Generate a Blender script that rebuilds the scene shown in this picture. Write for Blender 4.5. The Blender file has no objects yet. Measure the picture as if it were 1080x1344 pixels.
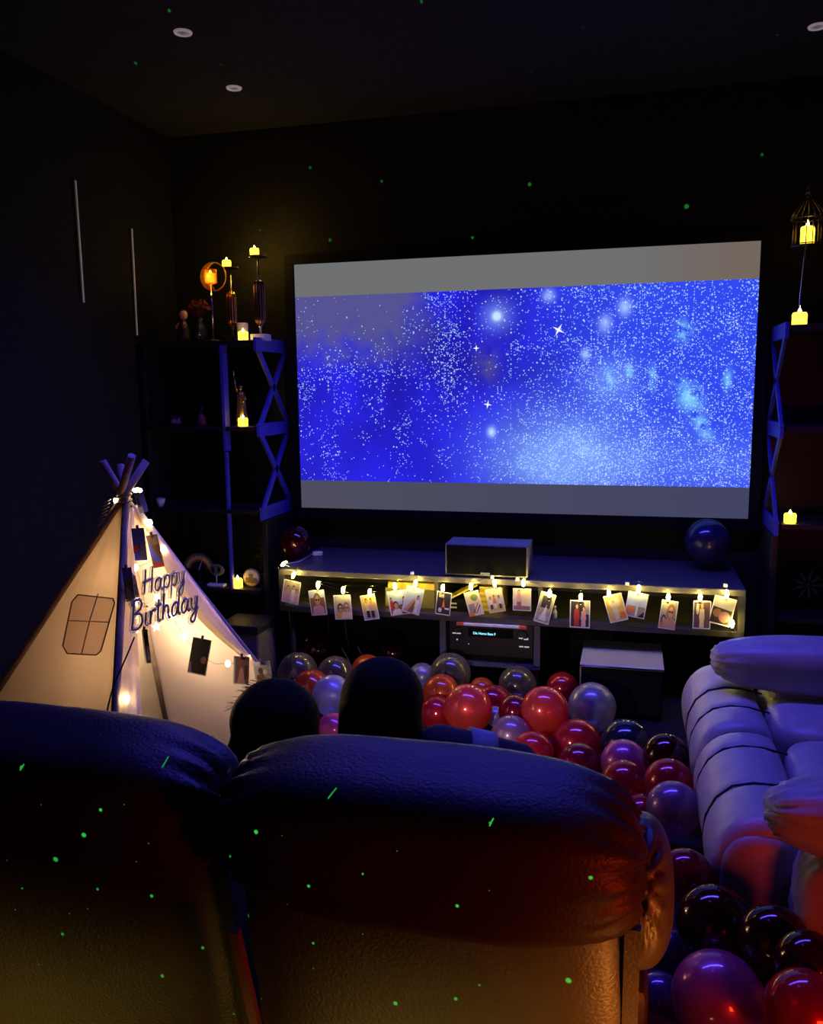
import bpy, bmesh, math, random
from mathutils import Vector, Matrix, Euler, noise as mnoise
random.seed(7)
PI = math.pi
S = bpy.context.scene
COL = S.collection
R = math.radians

# ------------------------------------------------------------------ camera (solved from the screen's corners)
CAM = Vector((.627, -4.551, 1.5))
YAW, PITCH, ROLL = R(14.617), R(8.428), R(-.692)
FPX = 1104.9
cf = Vector((-math.sin(YAW)*math.cos(PITCH), math.cos(YAW)*math.cos(PITCH), -math.sin(PITCH)))
cr = Vector((math.cos(YAW), math.sin(YAW), 0)); cu = cr.cross(cf)
cr, cu = cr*math.cos(ROLL)+cu*math.sin(ROLL), -cr*math.sin(ROLL)+cu*math.cos(ROLL)
cam = bpy.data.cameras.new('camera'); co = bpy.data.objects.new('camera', cam); COL.objects.link(co)
m = Matrix((cr, cu, -cf)).transposed().to_4x4(); m.translation = CAM
co.matrix_world = m
cam.sensor_fit = 'VERTICAL'; cam.sensor_height = 24; cam.lens = FPX/1344*24; cam.clip_start = .02
S.camera = co

def ray(x, y): return cf + cr*((x-540)/FPX) - cu*((y-672)/FPX)
def at(x, y, D=None, X=None, Y=None, Z=None):
    """room point seen at photo pixel x, y, at a given depth or on a given plane"""
    d = ray(x, y)
    if D is not None: return CAM + d*D
    if X is not None: return CAM + d*((X-CAM.x)/d.x)
    if Y is not None: return CAM + d*((Y-CAM.y)/d.y)
    return CAM + d*((Z-CAM.z)/d.z)
def on_plane(x, y, P, N):
    d = ray(x, y)
    return CAM + d*((P-CAM).dot(N)/d.dot(N))

LASER_SIGN, LASER_K = 1.0, 30.0

# ------------------------------------------------------------------ node helpers
class V:
    """a scalar socket with arithmetic"""
    def __init__(s, nt, k): s.nt = nt; s.k = k
    def _op(s, op, *a, clamp=False):
        n = s.nt.nodes.new('ShaderNodeMath'); n.operation = op; n.use_clamp = clamp
        for i, v in enumerate((s,)+a):
            if isinstance(v, V): s.nt.links.new(v.k, n.inputs[i])
            else: n.inputs[i].default_value = v
        return V(s.nt, n.outputs[0])
    def __add__(s, o): return s._op('ADD', o)
    def __sub__(s, o): return s._op('SUBTRACT', o)
    def __mul__(s, o): return s._op('MULTIPLY', o)
    def __truediv__(s, o): return s._op('DIVIDE', o)
    def lt(s, o): return s._op('LESS_THAN', o)
    def gt(s, o): return s._op('GREATER_THAN', o)
    def clamp(s): return s._op('ADD', 0.0, clamp=True)
    def exp(s): return s._op('EXPONENT')
    def pow(s, e): return s._op('POWER', e)
    def maxi(s, o): return s._op('MAXIMUM', o)
def ramp(v, a, b):
    n = v.nt.nodes.new('ShaderNodeMapRange'); n.interpolation_type = 'SMOOTHSTEP'
    v.nt.links.new(v.k, n.inputs['Value']); n.inputs['From Min'].default_value = a; n.inputs['From Max'].default_value = b
    return V(v.nt, n.outputs[0])
def mix(nt, f, a, b):
    n = nt.nodes.new('ShaderNodeMix'); n.data_type = 'RGBA'
    nt.links.new(f.k, n.inputs[0])
    for s, v in ((n.inputs[6], a), (n.inputs[7], b)):
        if isinstance(v, tuple): s.default_value = (*v[:3], 1)
        else: nt.links.new(v, s)
    return n.outputs[2]

def new_mat(name):
    m = bpy.data.materials.new(name); m.use_nodes = True
    nt = m.node_tree; nt.nodes.clear()
    out = nt.nodes.new('ShaderNodeOutputMaterial')
    return m, nt, out
MATS = {}
def pbr(name, c, rough=.5, metal=0, spec=.5, var=.12, scale=18, bump=0, bscale=60, coat=0, sheen=0, trans=0, emit=None, estr=0, det=3):
    if name in MATS: return MATS[name]
    m, nt, out = new_mat(name)
    p = nt.nodes.new('ShaderNodeBsdfPrincipled'); nt.links.new(p.outputs[0], out.inputs[0])
    tc = nt.nodes.new('ShaderNodeTexCoord')
    nz = nt.nodes.new('ShaderNodeTexNoise'); nz.inputs['Scale'].default_value = scale; nz.inputs['Detail'].default_value = det
    nt.links.new(tc.outputs['Object'], nz.inputs['Vector'])
    lo = tuple(max(0, x*(1-var)) for x in c); hi = tuple(min(1, x*(1+var)) for x in c)
    nt.links.new(mix(nt, ramp(V(nt, nz.outputs[0]), .3, .7), lo, hi), p.inputs['Base Color'])
    p.inputs['Roughness'].default_value = rough; p.inputs['Metallic'].default_value = metal
    p.inputs['Specular IOR Level'].default_value = spec
    p.inputs['Coat Weight'].default_value = coat; p.inputs['Coat Roughness'].default_value = .05
    p.inputs['Sheen Weight'].default_value = sheen
    if trans: p.inputs['Transmission Weight'].default_value = trans
    if emit: p.inputs['Emission Color'].default_value = (*emit, 1); p.inputs['Emission Strength'].default_value = estr
    if bump:
        n2 = nt.nodes.new('ShaderNodeTexNoise'); n2.inputs['Scale'].default_value = bscale; n2.inputs['Detail'].default_value = 4
        nt.links.new(tc.outputs['Object'], n2.inputs['Vector'])
        b = nt.nodes.new('ShaderNodeBump'); b.inputs['Strength'].default_value = bump; b.inputs['Distance'].default_value = .004
        nt.links.new(n2.outputs[0], b.inputs['Height']); nt.links.new(b.outputs[0], p.inputs['Normal'])
    MATS[name] = m
    return m
def glow(name, c, k):
    if name in MATS: return MATS[name]
    m, nt, out = new_mat(name)
    e = nt.nodes.new('ShaderNodeEmission'); e.inputs[0].default_value = (*c, 1); e.inputs[1].default_value = k
    nt.links.new(e.outputs[0], out.inputs[0]); MATS[name] = m
    return m
def balloon_mat(name, c, clear=.35, pearl=.5):
    """thin stretched rubber: tinted see-through, a little pearl, a glossy skin"""
    if name in MATS: return MATS[name]
    m, nt, out = new_mat(name)
    tr = nt.nodes.new('ShaderNodeBsdfTransparent'); tr.inputs[0].default_value = (*[min(1, .25+x) for x in c], 1) if clear > .6 else (*[min(1, x*1.3+.02) for x in c], 1)
    tc = nt.nodes.new('ShaderNodeTexCoord'); nz = nt.nodes.new('ShaderNodeTexNoise'); nz.inputs['Scale'].default_value = 9
    nt.links.new(tc.outputs['Object'], nz.inputs['Vector'])
    colr = mix(nt, ramp(V(nt, nz.outputs[0]), .3, .7), tuple(x*.9 for x in c), tuple(min(1, x*1.08) for x in c))
    di = nt.nodes.new('ShaderNodeBsdfDiffuse'); tl = nt.nodes.new('ShaderNodeBsdfTranslucent')
    nt.links.new(colr, di.inputs[0]); nt.links.new(colr, tl.inputs[0])
    gl = nt.nodes.new('ShaderNodeBsdfGlossy'); gl.inputs['Roughness'].default_value = .08; gl.inputs[0].default_value = (1, 1, 1, 1)
    pg = nt.nodes.new('ShaderNodeBsdfGlossy'); pg.inputs['Roughness'].default_value = .38; nt.links.new(colr, pg.inputs[0])
    lw = nt.nodes.new('ShaderNodeLayerWeight'); lw.inputs[0].default_value = .25
    a = nt.nodes.new('ShaderNodeMixShader'); a.inputs[0].default_value = .5
    nt.links.new(di.outputs[0], a.inputs[1]); nt.links.new(tl.outputs[0], a.inputs[2])
    a2 = nt.nodes.new('ShaderNodeMixShader'); a2.inputs[0].default_value = pearl*.5
    nt.links.new(a.outputs[0], a2.inputs[1]); nt.links.new(pg.outputs[0], a2.inputs[2])
    b = nt.nodes.new('ShaderNodeMixShader')
    fac = (V(nt, lw.outputs['Facing'])*(-.6*clear)+clear).clamp()      # clearer where seen face on
    nt.links.new(fac.k, b.inputs[0])
    nt.links.new(a2.outputs[0], b.inputs[1]); nt.links.new(tr.outputs[0], b.inputs[2])
    g = nt.nodes.new('ShaderNodeMixShader')
    fr = (V(nt, lw.outputs['Fresnel'])*.6+.04).clamp()
    nt.links.new(fr.k, g.inputs[0]); nt.links.new(b.outputs[0], g.inputs[1]); nt.links.new(gl.outputs[0], g.inputs[2])
    nt.links.new(g.outputs[0], out.inputs[0]); MATS[name] = m
    return m
def fabric(name, c, through=.45, bump=.4):
    if name in MATS: return MATS[name]
    m, nt, out = new_mat(name)
    tc = nt.nodes.new('ShaderNodeTexCoord')
    w = nt.nodes.new('ShaderNodeTexNoise'); w.inputs['Scale'].default_value = 9; w.inputs['Detail'].default_value = 5
    nt.links.new(tc.outputs['Object'], w.inputs['Vector'])
    f = nt.nodes.new('ShaderNodeTexNoise'); f.inputs['Scale'].default_value = 420
    nt.links.new(tc.outputs['Object'], f.inputs['Vector'])
    colr = mix(nt, ramp(V(nt, f.outputs[0]), .3, .7), tuple(x*.9 for x in c), c)
    di = nt.nodes.new('ShaderNodeBsdfDiffuse'); tl = nt.nodes.new('ShaderNodeBsdfTranslucent')
    nt.links.new(colr, di.inputs[0]); nt.links.new(colr, tl.inputs[0])
    b = nt.nodes.new('ShaderNodeBump'); b.inputs['Strength'].default_value = bump; b.inputs['Distance'].default_value = .02
    nt.links.new(w.outputs[0], b.inputs['Height'])
    nt.links.new(b.outputs[0], di.inputs['Normal']); nt.links.new(b.outputs[0], tl.inputs['Normal'])
    a = nt.nodes.new('ShaderNodeMixShader'); a.inputs[0].default_value = through
    nt.links.new(di.outputs[0], a.inputs[1]); nt.links.new(tl.outputs[0], a.inputs[2])
    nt.links.new(a.outputs[0], out.inputs[0]); MATS[name] = m
    return m
def clear_mat(name, c, k=.8):
    if name in MATS: return MATS[name]
    m, nt, out = new_mat(name)
    tr = nt.nodes.new('ShaderNodeBsdfTransparent'); tr.inputs[0].default_value = (*c, 1)
    gl = nt.nodes.new('ShaderNodeBsdfGlossy'); gl.inputs['Roughness'].default_value = .05
    lw = nt.nodes.new('ShaderNodeLayerWeight'); lw.inputs[0].default_value = .35
    a = nt.nodes.new('ShaderNodeMixShader'); f = (V(nt, lw.outputs['Fresnel'])*k+.03).clamp()
    nt.links.new(f.k, a.inputs[0]); nt.links.new(tr.outputs[0], a.inputs[1]); nt.links.new(gl.outputs[0], a.inputs[2])
    nt.links.new(a.outputs[0], out.inputs[0]); MATS[name] = m
    return m

# ------------------------------------------------------------------ mesh helpers
class MB:
    def __init__(s): s.bm = bmesh.new(); s.mi = 0
    def _f(s, vs, smooth=False):
        try:
            f = s.bm.faces.new(vs); f.material_index = s.mi; f.smooth = smooth
            return f
        except ValueError: return None
    def poly(s, pts): return s._f([s.bm.verts.new(p) for p in pts])
    def box(s, c, d, rot=None, bev=0, seg=2):
        c = Vector(c); hx, hy, hz = d[0]/2, d[1]/2, d[2]/2
        vs = []
        for x, y, z in ((-1,-1,-1),(1,-1,-1),(1,1,-1),(-1,1,-1),(-1,-1,1),(1,-1,1),(1,1,1),(-1,1,1)):
            v = Vector((x*hx, y*hy, z*hz))
            if rot: v = rot @ v
            vs.append(s.bm.verts.new(c+v))
        fs = [s._f([vs[i] for i in q]) for q in ((0,3,2,1),(4,5,6,7),(0,1,5,4),(1,2,6,5),(2,3,7,6),(3,0,4,7))]
        if bev:
            es = list({e for f in fs for e in f.edges})
            bmesh.ops.bevel(s.bm, geom=es, offset=bev, segments=seg, affect='EDGES', profile=.5, material=s.mi)
        return s
    def bx(s, x0, x1, y0, y1, z0, z1, bev=0): return s.box(((x0+x1)/2, (y0+y1)/2, (z0+z1)/2), (abs(x1-x0), abs(y1-y0), abs(z1-z0)), bev=bev)
    def rings(s, rings, close=True, caps=True, smooth=True):
        rv = [[s.bm.verts.new(p) for p in r] for r in rings]
        n = len(rv[0])
        for a, b in zip(rv, rv[1:]):
            for i in range(n if close else n-1):
                s._f([a[i], a[(i+1) % n], b[(i+1) % n], b[i]], smooth)
        if caps and close:
            s._f(list(reversed(rv[0]))); s._f(rv[-1])
        return s
    def tube(s, pts, r, seg=8, caps=True):
        pts = [Vector(p) for p in pts]; rs = r if isinstance(r, (list, tuple)) else [r]*len(pts)
        t0 = (pts[1]-pts[0]).normalized()
        n = t0.orthogonal().normalized(); rings = []
        for i, p in enumerate(pts):
            t = (pts[min(i+1, len(pts)-1)]-pts[max(i-1, 0)]).normalized()
            n = (n-t*n.dot(t)).normalized(); b = t.cross(n)
            rings.append([p+(n*math.cos(2*PI*k/seg)+b*math.sin(2*PI*k/seg))*rs[i] for k in range(seg)])
        return s.rings(rings, caps=caps)
    def bar(s, p, q, w, h, up=(0,0,1)):
        p, q = Vector(p), Vector(q); t = (q-p).normalized(); u = Vector(up); sx = t.cross(u).normalized(); u = sx.cross(t)
        return s.rings([[a+sx*i*w/2+u*j*h/2 for i, j in ((-1,-1),(1,-1),(1,1),(-1,1))] for a in (p, q)], smooth=False)
    def lathe(s, prof, c=(0,0,0), seg=20, smooth=True, flute=0, nf=12):
        c = Vector(c)
        return s.rings([[c+Vector((math.cos(2*PI*k/seg)*r*(1+flute*math.cos(nf*2*PI*k/seg)), math.sin(2*PI*k/seg)*r*(1+flute*math.cos(nf*2*PI*k/seg)), z)) for k in range(seg)] for r, z in [(max(r, 1e-4), z) for r, z in prof]], smooth=smooth)
    def ball(s, c, r, u=16, v=10, rot=None, fn=None):
        c = Vector(c); r = r if isinstance(r, (tuple, list)) else (r, r, r); rr = []
        for j in range(v+1):
            th = PI*j/v; z = -math.cos(th); q = max(math.sin(th), 1e-4); ring = []
            for k in range(u):
                d = Vector((q*math.cos(2*PI*k/u), q*math.sin(2*PI*k/u), z))
                p = Vector((d.x*r[0], d.y*r[1], d.z*r[2]))
                if fn: p = fn(d, p)
                if rot: p = rot @ p
                ring.append(c+p)
            rr.append(ring)
        return s.rings(rr)
    def prism(s, pts, off):
        off = Vector(off); a = [s.bm.verts.new(p) for p in pts]; b = [s.bm.verts.new(Vector(p)+off) for p in pts]
        n = len(a); s._f(list(reversed(a))); s._f(b)
        for i in range(n): s._f([a[i], a[(i+1) % n], b[(i+1) % n], b[i]])
        return s
    def mesh(s, name, mats):
        bmesh.ops.remove_doubles(s.bm, verts=s.bm.verts, dist=1e-6)
        bmesh.ops.recalc_face_normals(s.bm, faces=s.bm.faces)
        me = bpy.data.meshes.new(name); s.bm.to_mesh(me); s.bm.free()
        for m_ in (mats if isinstance(mats, (list, tuple)) else [mats]): me.materials.append(m_)
        return me
def tag(o, label=None, cat=None, group=None, kind=None):
    for k, v in (('label', label), ('category', cat), ('group', group), ('kind', kind)):
        if v: o[k] = v
    return o
def wloc(o):
    p = Vector(o.location)
    while o.parent: o = o.parent; p = p+o.location
    return p
def link(name, me, parent=None, loc=None, world=True):
    """link a mesh; world=True: its vertices are room coordinates and are moved to sit under the parent"""
    o = bpy.data.objects.new(name, me); COL.objects.link(o)
    if loc is not None: o.location = loc; 
    base = Vector((0,0,0))
    if parent: o.parent = parent; base = wloc(parent)
    if world:
        off = base+(Vector(loc) if loc is not None else Vector((0,0,0)))
        if off.length > 0: me.transform(Matrix.Translation(-off))
    return o
def part(name, mb, mats, parent, world=True, label=None):
    o = link(name, mb.mesh(name, mats), parent, world=world)
    if label: o['label'] = label
    return o
def thing(name, label, cat, loc=(0,0,0), group=None):
    o = bpy.data.objects.new(name, None); COL.objects.link(o); o.location = loc; o.empty_display_size = .05
    return tag(o, label, cat, group)
def solo(name, mb, mats, label, cat, loc, group=None, world=True):
    return tag(link(name, mb.mesh(name, mats), None, loc, world), label, cat, group)
def struct(name, mb, mats): return tag(link(name, mb.mesh(name, mats)), kind='structure')
KIDS = {}
def copy_tree(o, parent=None):
    c = o.copy(); COL.objects.link(c)
    if parent: c.parent = parent
    for ch in [x for x in COL.objects if x.parent == o]: copy_tree(ch, c)
    return c
def subsurf(o, n=2):
    md = o.modifiers.new('smooth', 'SUBSURF'); md.levels = n; md.render_levels = n; return o
def arc(c, r, a0, a1, n, ax=(1,0,0), ay=(0,0,1)):
    c, ax, ay = Vector(c), Vector(ax), Vector(ay)
    return [c+ax*r*math.cos(a0+(a1-a0)*i/n)+ay*r*math.sin(a0+(a1-a0)*i/n) for i in range(n+1)]

# ------------------------------------------------------------------ materials
M_wall = pbr('black_wall_paint', (.015, .014, .014), .9, spec=.15, bump=.15, bscale=40)
M_ceil = pbr('black_ceiling_paint', (.03, .03, .034), .95, spec=.1)
M_floor = pbr('dark_carpet', (.02, .018, .02), .95, spec=.1, bump=.6, bscale=300)
M_wall_left = pbr('blue_lit_wall', (.010, .010, .016), .85, spec=.2, bump=.15)  # navy cast of the blue light is put into this wall's colour
M_black = pbr('black_lacquer', (.012, .012, .014), .35)
M_wood = pbr('black_wood', (.008, .008, .009), .5, bump=.1)
M_blue_lit = pbr('blue_lit_wood', (.05, .05, .42), .42)  # blue light on the lattices is put into this wood colour
M_cons = pbr('grey_laminate', (.045, .042, .047), .38)
M_velvet = pbr('black_velvet_frame', (.006, .006, .007), .9, spec=.1)
M_metal = pbr('brushed_steel', (.6, .6, .62), .3, 1)
M_chrome = pbr('bright_chrome', (.85, .85, .87), .12, 1)
M_dmetal = pbr('dark_bronze', (.09, .06, .04), .35, .8)
M_gold = pbr('polished_gold', (.85, .55, .12), .28, 1)
M_copper = pbr('copper_mirror', (.9, .42, .16), .2, 1)
M_white = pbr('white_plastic', (.75, .75, .75), .4)
M_wax = pbr('white_wax', (.7, .66, .72), .5)
M_leather = pbr('taupe_leather', (.40, .35, .33), .40, bump=.25, bscale=180, var=.08)
M_leather2 = pbr('dark_brown_leather', (.075, .058, .05), .42, bump=.35, bscale=180, var=.08)
M_seam = pbr('dark_seam', (.02, .016, .015), .7)
M_trim = pbr('wood_trim', (.30, .16, .09), .5)
M_canvas = fabric('cotton_canvas', (.84, .74, .64), .42)
M_sheer = clear_mat('sheer_cotton', (.86, .80, .80), .02)
M_pole = pbr('pine_pole', (.36, .26, .20), .6, scale=40)
M_rope = pbr('brown_cord', (.16, .09, .05), .8)
M_hair = pbr('black_hair', (.005, .004, .004), .7, spec=.08, bump=.8, bscale=260)
M_skin = pbr('skin', (.45, .27, .19), .5)
M_dshirt = pbr('black_cotton', (.02, .02, .024), .85, bump=.4)
M_gshirt = pbr('grey_cotton', (.32, .36, .38), .85, bump=.4)
M_eye = pbr('eye', (.5, .48, .46), .2)
M_glass = clear_mat('clear_glass', (.95, .93, .9))
M_amber = balloon_mat('amber_glass', (.95, .40, .10), .80, .2)
M_acryl = clear_mat('clear_acrylic', (.9, .9, .92), .6)
M_wire = clear_mat('clear_cable', (.85, .85, .8), .9)
M_flame = glow('led_flame', (1, .78, .16), 14)
M_candle = glow('led_candle_body', (1, .60, .035), 4.5)
M_bulb = glow('warm_bulb', (1, .74, .14), 150)
M_tbulb = glow('warm_white_bulb', (1, .72, .33), 34)
M_star = glow('star_bulb', (1, .82, .5), 10)
M_mirror = pbr('silver_mirror', (.62, .58, .62), .30, .55)
M_blackp = pbr('matt_black_plastic', (.006, .006, .007), .7, spec=.1)

# ------------------------------------------------------------------ the room
XL, XR, YB, YF, ZC = -2.0, 1.98, .06, -5.6, 2.94
struct('floor', MB().bx(XL-.1, XR+.1, YF-.1, YB+.1, -.1, 0), M_floor)
struct('ceiling', MB().bx(XL-.1, XR+.1, YF-.1, YB+.1, ZC, ZC+.1), M_ceil)
struct('wall_back', MB().bx(XL-.1, XR+.1, YB, YB+.1, 0, ZC), M_wall)
struct('wall_left', MB().bx(XL-.1, XL, YF, YB, 0, ZC), M_wall_left)
struct('wall_right', MB().bx(XR, XR+.1, YF, YB, 0, ZC), M_wall)
struct('wall_front', MB().bx(XL-.1, XR+.1, YF-.1, YF, 0, ZC), M_wall)
M_strip = pbr('pale_glint_strip', (.7, .68, .74), .4, emit=(.8, .75, .9), estr=.045)  # faint emission stands in for light reflected along the strips
for i, (p, q) in enumerate((((99,237),(110,397)), ((173,300),(180,440)))):
    a, b = at(*p, X=XL+.012), at(*q, X=XL+.012)
    struct('glint_strip_%d' % (i+1), MB().bar(a, b, .006, .008, up=(0,1,0)), M_strip)

# ------------------------------------------------------------------ projection screen
SW, SH = 2.435, 1.370
def spx(x, y):
    p = at(x, y, Y=-.012); return p.x, p.z-1.5
def screen_material():
    m, nt, out = new_mat('projected_picture')
    tc = nt.nodes.new('ShaderNodeTexCoord'); sp = nt.nodes.new('ShaderNodeSeparateXYZ'); nt.links.new(tc.outputs['Object'], sp.inputs[0])
    x, z = V(nt, sp.outputs[0]), V(nt, sp.outputs[2])
    def nz(scale, det=3, dx=0, dist=0):
        mp = nt.nodes.new('ShaderNodeMapping'); mp.inputs['Location'].default_value = (dx, 0, dx*.7); nt.links.new(tc.outputs['Object'], mp.inputs[0])
        n = nt.nodes.new('ShaderNodeTexNoise'); n.inputs['Scale'].default_value = scale; n.inputs['Detail'].default_value = det; n.inputs['Distortion'].default_value = dist
        nt.links.new(mp.outputs[0], n.inputs['Vector']); return V(nt, n.outputs[0])
    def gauss(px, py, rx, ry, rot=0):
        cx, cz = spx(px, py); dx, dz = x-cx, z-cz
        if rot:
            c, s_ = math.cos(rot), math.sin(rot); dx, dz = dx*c+dz*s_, dz*c-dx*s_
        dx, dz = dx*(1/rx), dz*(1/ry)
        return ((dx*dx+dz*dz)*-1.0).exp()
    n1, n2, n3 = nz(2.6, 4), nz(7, 5, 3.1), nz(16, 4, 9.2)
    right = ramp(x, -.15, .7)
    c = mix(nt, ramp(n1, .32, .7), (.014, .010, .40), (.022, .018, .82))
    c = mix(nt, right, c, (.030, .066, .86))
    low = ramp(z, .05, -.55)
    c = mix(nt, (low*.35)*(right*-.4+1.0), c, (.03, .028, .9))
    # grey violet haze, upper end of the picture
    haze = ramp(x+(n2-.5)*.5, -.32, -.66)*ramp(z+(n2-.5)*.45, .04, .36)*.95
    c = mix(nt, haze.clamp(), c, (.095, .09, .27))
    haze2 = gauss(638, 478, .06, .09)*ramp(n2, .3, .5)
    c = mix(nt, haze2.clamp(), c, (.08, .07, .30))
    dark = gauss(560, 600, .45, .2)*.4
    c = mix(nt, dark.clamp(), c, (.012, .008, .70))
    # pale cloud
    cloud = gauss(738, 605, .36, .24)*(n2*.9+.45)+gauss(930, 610, .5, .16)*.3*(n2+.3)+gauss(800, 500, .12, .12)*.55*(n3+.4)
    c = mix(nt, (cloud*1.0).clamp(), c, (.22, .40, 1.0))
    teal = gauss(897, 435, .035, .045)+gauss(903, 520, .05, .075, .6)+gauss(922, 560, .03, .08, .5)*.8
    for gx in (800, 826, 856, 955): teal = teal+gauss(gx, 490+(gx % 7)*3, .018, .05)*.8
    c = mix(nt, (teal*ramp(n3, .35, .55)).clamp(), c, (.22, .62, 1.0))
    # soft glows
    g = gauss(652, 415, .022, .022)*1.3+gauss(652, 415, .07, .07)*.25+gauss(820, 403, .03, .04)*.6*(n3+.4)+gauss(794, 425, .03, .04)*.6*(n3+.4)+gauss(645, 567, .02, .025)*.9+gauss(720, 388, .03, .03)*.5+gauss(768, 465, .02, .025)*.6
    c = mix(nt, g.clamp(), c, (.55, .8, 1.2))
    # stars
    dens = (right*.20+ramp(n2, .48, .72)*.36+cloud*.45+.03)+gauss(585, 450, .1, .3)*.3+gauss(470, 490, .35, .08)*.2
    dens = dens*(haze*-.75+1.0)*(dark*-1.6+1.0)
    tot = None
    for sc, rad, k in ((58, .27, .75), (120, .36, .85), (84, .30, .5), (24, .13, .6)):
        mp = nt.nodes.new('ShaderNodeMapping'); mp.inputs['Scale'].default_value = (1, 1, 1); nt.links.new(tc.outputs['Object'], mp.inputs[0])
        v = nt.nodes.new('ShaderNodeTexVoronoi'); v.voronoi_dimensions = '2D'; v.inputs['Scale'].default_value = sc
        cx = nt.nodes.new('ShaderNodeCombineXYZ'); nt.links.new(x.k, cx.inputs[0]); nt.links.new(z.k, cx.inputs[1])
        nt.links.new(cx.outputs[0], v.inputs['Vector'])
        sc_ = nt.nodes.new('ShaderNodeSeparateColor'); nt.links.new(v.outputs['Color'], sc_.inputs[0])
        on = V(nt, sc_.outputs[0]).lt(dens*k)
        s_ = ramp(V(nt, v.outputs['Distance']), rad*1.2, rad*.35)*on*(V(nt, sc_.outputs[1])*.8+.25)
        tot = s_ if tot is None else tot.maxi(s_)
    c = mix(nt, tot.clamp(), c, (.58, .86, 1.15))
    # letterbox bars
    topz = (spx(388, 390)[1]+spx(994, 366)[1])/2; botz = (spx(396, 632)[1]+spx(982, 638)[1])/2
    gb = mix(nt, ramp(x, .5, 1.15), (.155, .16, .165), (.17, .135, .115))
    c = mix(nt, z.gt(topz), c, gb)
    gb2 = mix(nt, ramp(x, -1.2, 1.2), (.075, .075, .115), (.055, .058, .12))
    c = mix(nt, z.lt(botz), c, gb2)
    e = nt.nodes.new('ShaderNodeEmission'); nt.links.new(c, e.inputs[0]); e.inputs[1].default_value = 1.0
    nt.links.new(e.outputs[0], out.inputs[0])
    return m
scr = thing('projection_screen', 'large wall screen showing a blue starry sky between grey bars', 'screen', (0, 0, 1.5))
fr = MB(); bw = .055
fr.bx(-SW/2-bw, SW/2+bw, -.03, YB, 1.5+SH/2, 1.5+SH/2+bw, .004).bx(-SW/2-bw, SW/2+bw, -.03, YB, 1.5-SH/2-bw, 1.5-SH/2, .004)
fr.bx(-SW/2-bw, -SW/2, -.03, YB, 1.5-SH/2, 1.5+SH/2, .004).bx(SW/2, SW/2+bw, -.03, YB, 1.5-SH/2, 1.5+SH/2, .004)
part('frame', fr, M_velvet, scr)
sf = MB().bx(-SW/2, SW/2, -.012, .03, 1.5-SH/2, 1.5+SH/2)
sf.mi = 1
for (px, py, a, b, rot) in ((733, 433, .036, .008, .5), (625, 457, .018, .005, 0), (640, 531, .024, .006, .15)):
    sx, sz = spx(px, py); n = 8
    sf.poly([(sx+(a if k % 2 == 0 else b)*math.sin(2*PI*k/8+rot), -.0125, 1.5+sz+(a if k % 2 == 0 else b)*math.cos(2*PI*k/8+rot)) for k in range(8)])
part('picture', sf, [screen_material(), glow('white_sparkle', (.95, .97, 1), 1.0)], scr)

# ------------------------------------------------------------------ downlights in the ceiling
M_dl = pbr('downlight_rim', (.75, .70, .72), .4, emit=(.9, .78, .85), estr=.16)  # faint emission put into rims and lenses; the fittings are off
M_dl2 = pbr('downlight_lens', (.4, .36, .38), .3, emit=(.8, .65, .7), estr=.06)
for (px, py, lab) in ((240, 42, 'unlit round recessed ceiling light nearest the camera above the teepee side'), (307, 115, 'unlit round recessed ceiling light above the candle holders, nearer the screen wall'), (1073, 34, 'unlit round recessed ceiling light above the birdcage lantern side')):
    p = at(px, py, Z=ZC)
    t = thing('recessed_ceiling_light', lab, 'ceiling light', p, 'recessed ceiling lights')
    part('rim', MB().lathe([(.026, -.001), (.026, -.007), (.036, -.006), (.038, 0), (.026, 0)], p, 28), M_dl, t)
    part('lens', MB().lathe([(.0, -.003), (.026, -.002), (.026, .0), (0, .0)], p, 24), M_dl2, t)
    part('bulb', MB().ball(p+Vector((0, 0, -.005)), (.010, .010, .004), 10, 6), M_dl2, t)

# ------------------------------------------------------------------ bookcases
def lattice(mb, x, th, y0, y1, z0, z1, bays, w=.035):
    """side panel cut into crosses, lying in the plane of constant x"""
    def br(a, b): mb.bar((x, *a), (x, *b), th*.8, w, up=Vector((1,0,0)).cross(Vector((0, b[0]-a[0], b[1]-a[1]))))
    h = (z1-z0)/bays
    for i in range(bays+1):
        z = z0+h*i; mb.bx(x-th/2, x+th/2, y0, y1, z-.035, z+.035)
    for i in range(bays):
        a, b = z0+h*i, z0+h*(i+1)
        br((y0+.01, a), (y1-.01, b)); br((y0+.01, b), (y1-.01, a))
TZ = [1.745, 1.29, .84, .395]
bc = thing('bookcase', 'black open bookcase with blue-lit cross lattice side, holding candles and figurines', 'bookcase', (-1.65, -.2, 0))
BX0, BX1 = -1.985, -1.298
for z in TZ: part('shelf', MB().bx(BX0, BX1-.02, -.40, .045, z-.012, z+.012, .002), M_wood, bc)
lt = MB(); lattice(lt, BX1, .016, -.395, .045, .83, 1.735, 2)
part('lattice_side', lt, M_blue_lit, bc, label='blue-lit cross lattice side panel')
part('upright', MB().bx(-1.502, -1.483, -.40, -.345, 1.17, 1.735, .002), M_blue_lit, bc, label='blue-lit upright')
part('upright', MB().bx(-1.498, -1.483, -.40, -.375, .40, 1.165, .002), M_blue_lit, bc)
part('upright', MB().bx(BX0, BX0+.03, -.40, .045, 0, 1.735, .002), M_wood, bc)
part('upright', MB().bx(BX1-.015, BX1+.015, -.36, .04, .10, .79, .002), M_wood, bc)
part('base', MB().bx(BX0, BX1+.015, -.395, .045, 0, .10, .004), M_wood, bc)
part('back_panel', MB().bx(BX0, BX1-.02, .04, .055, .1, 1.73), M_wood, bc)
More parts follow.
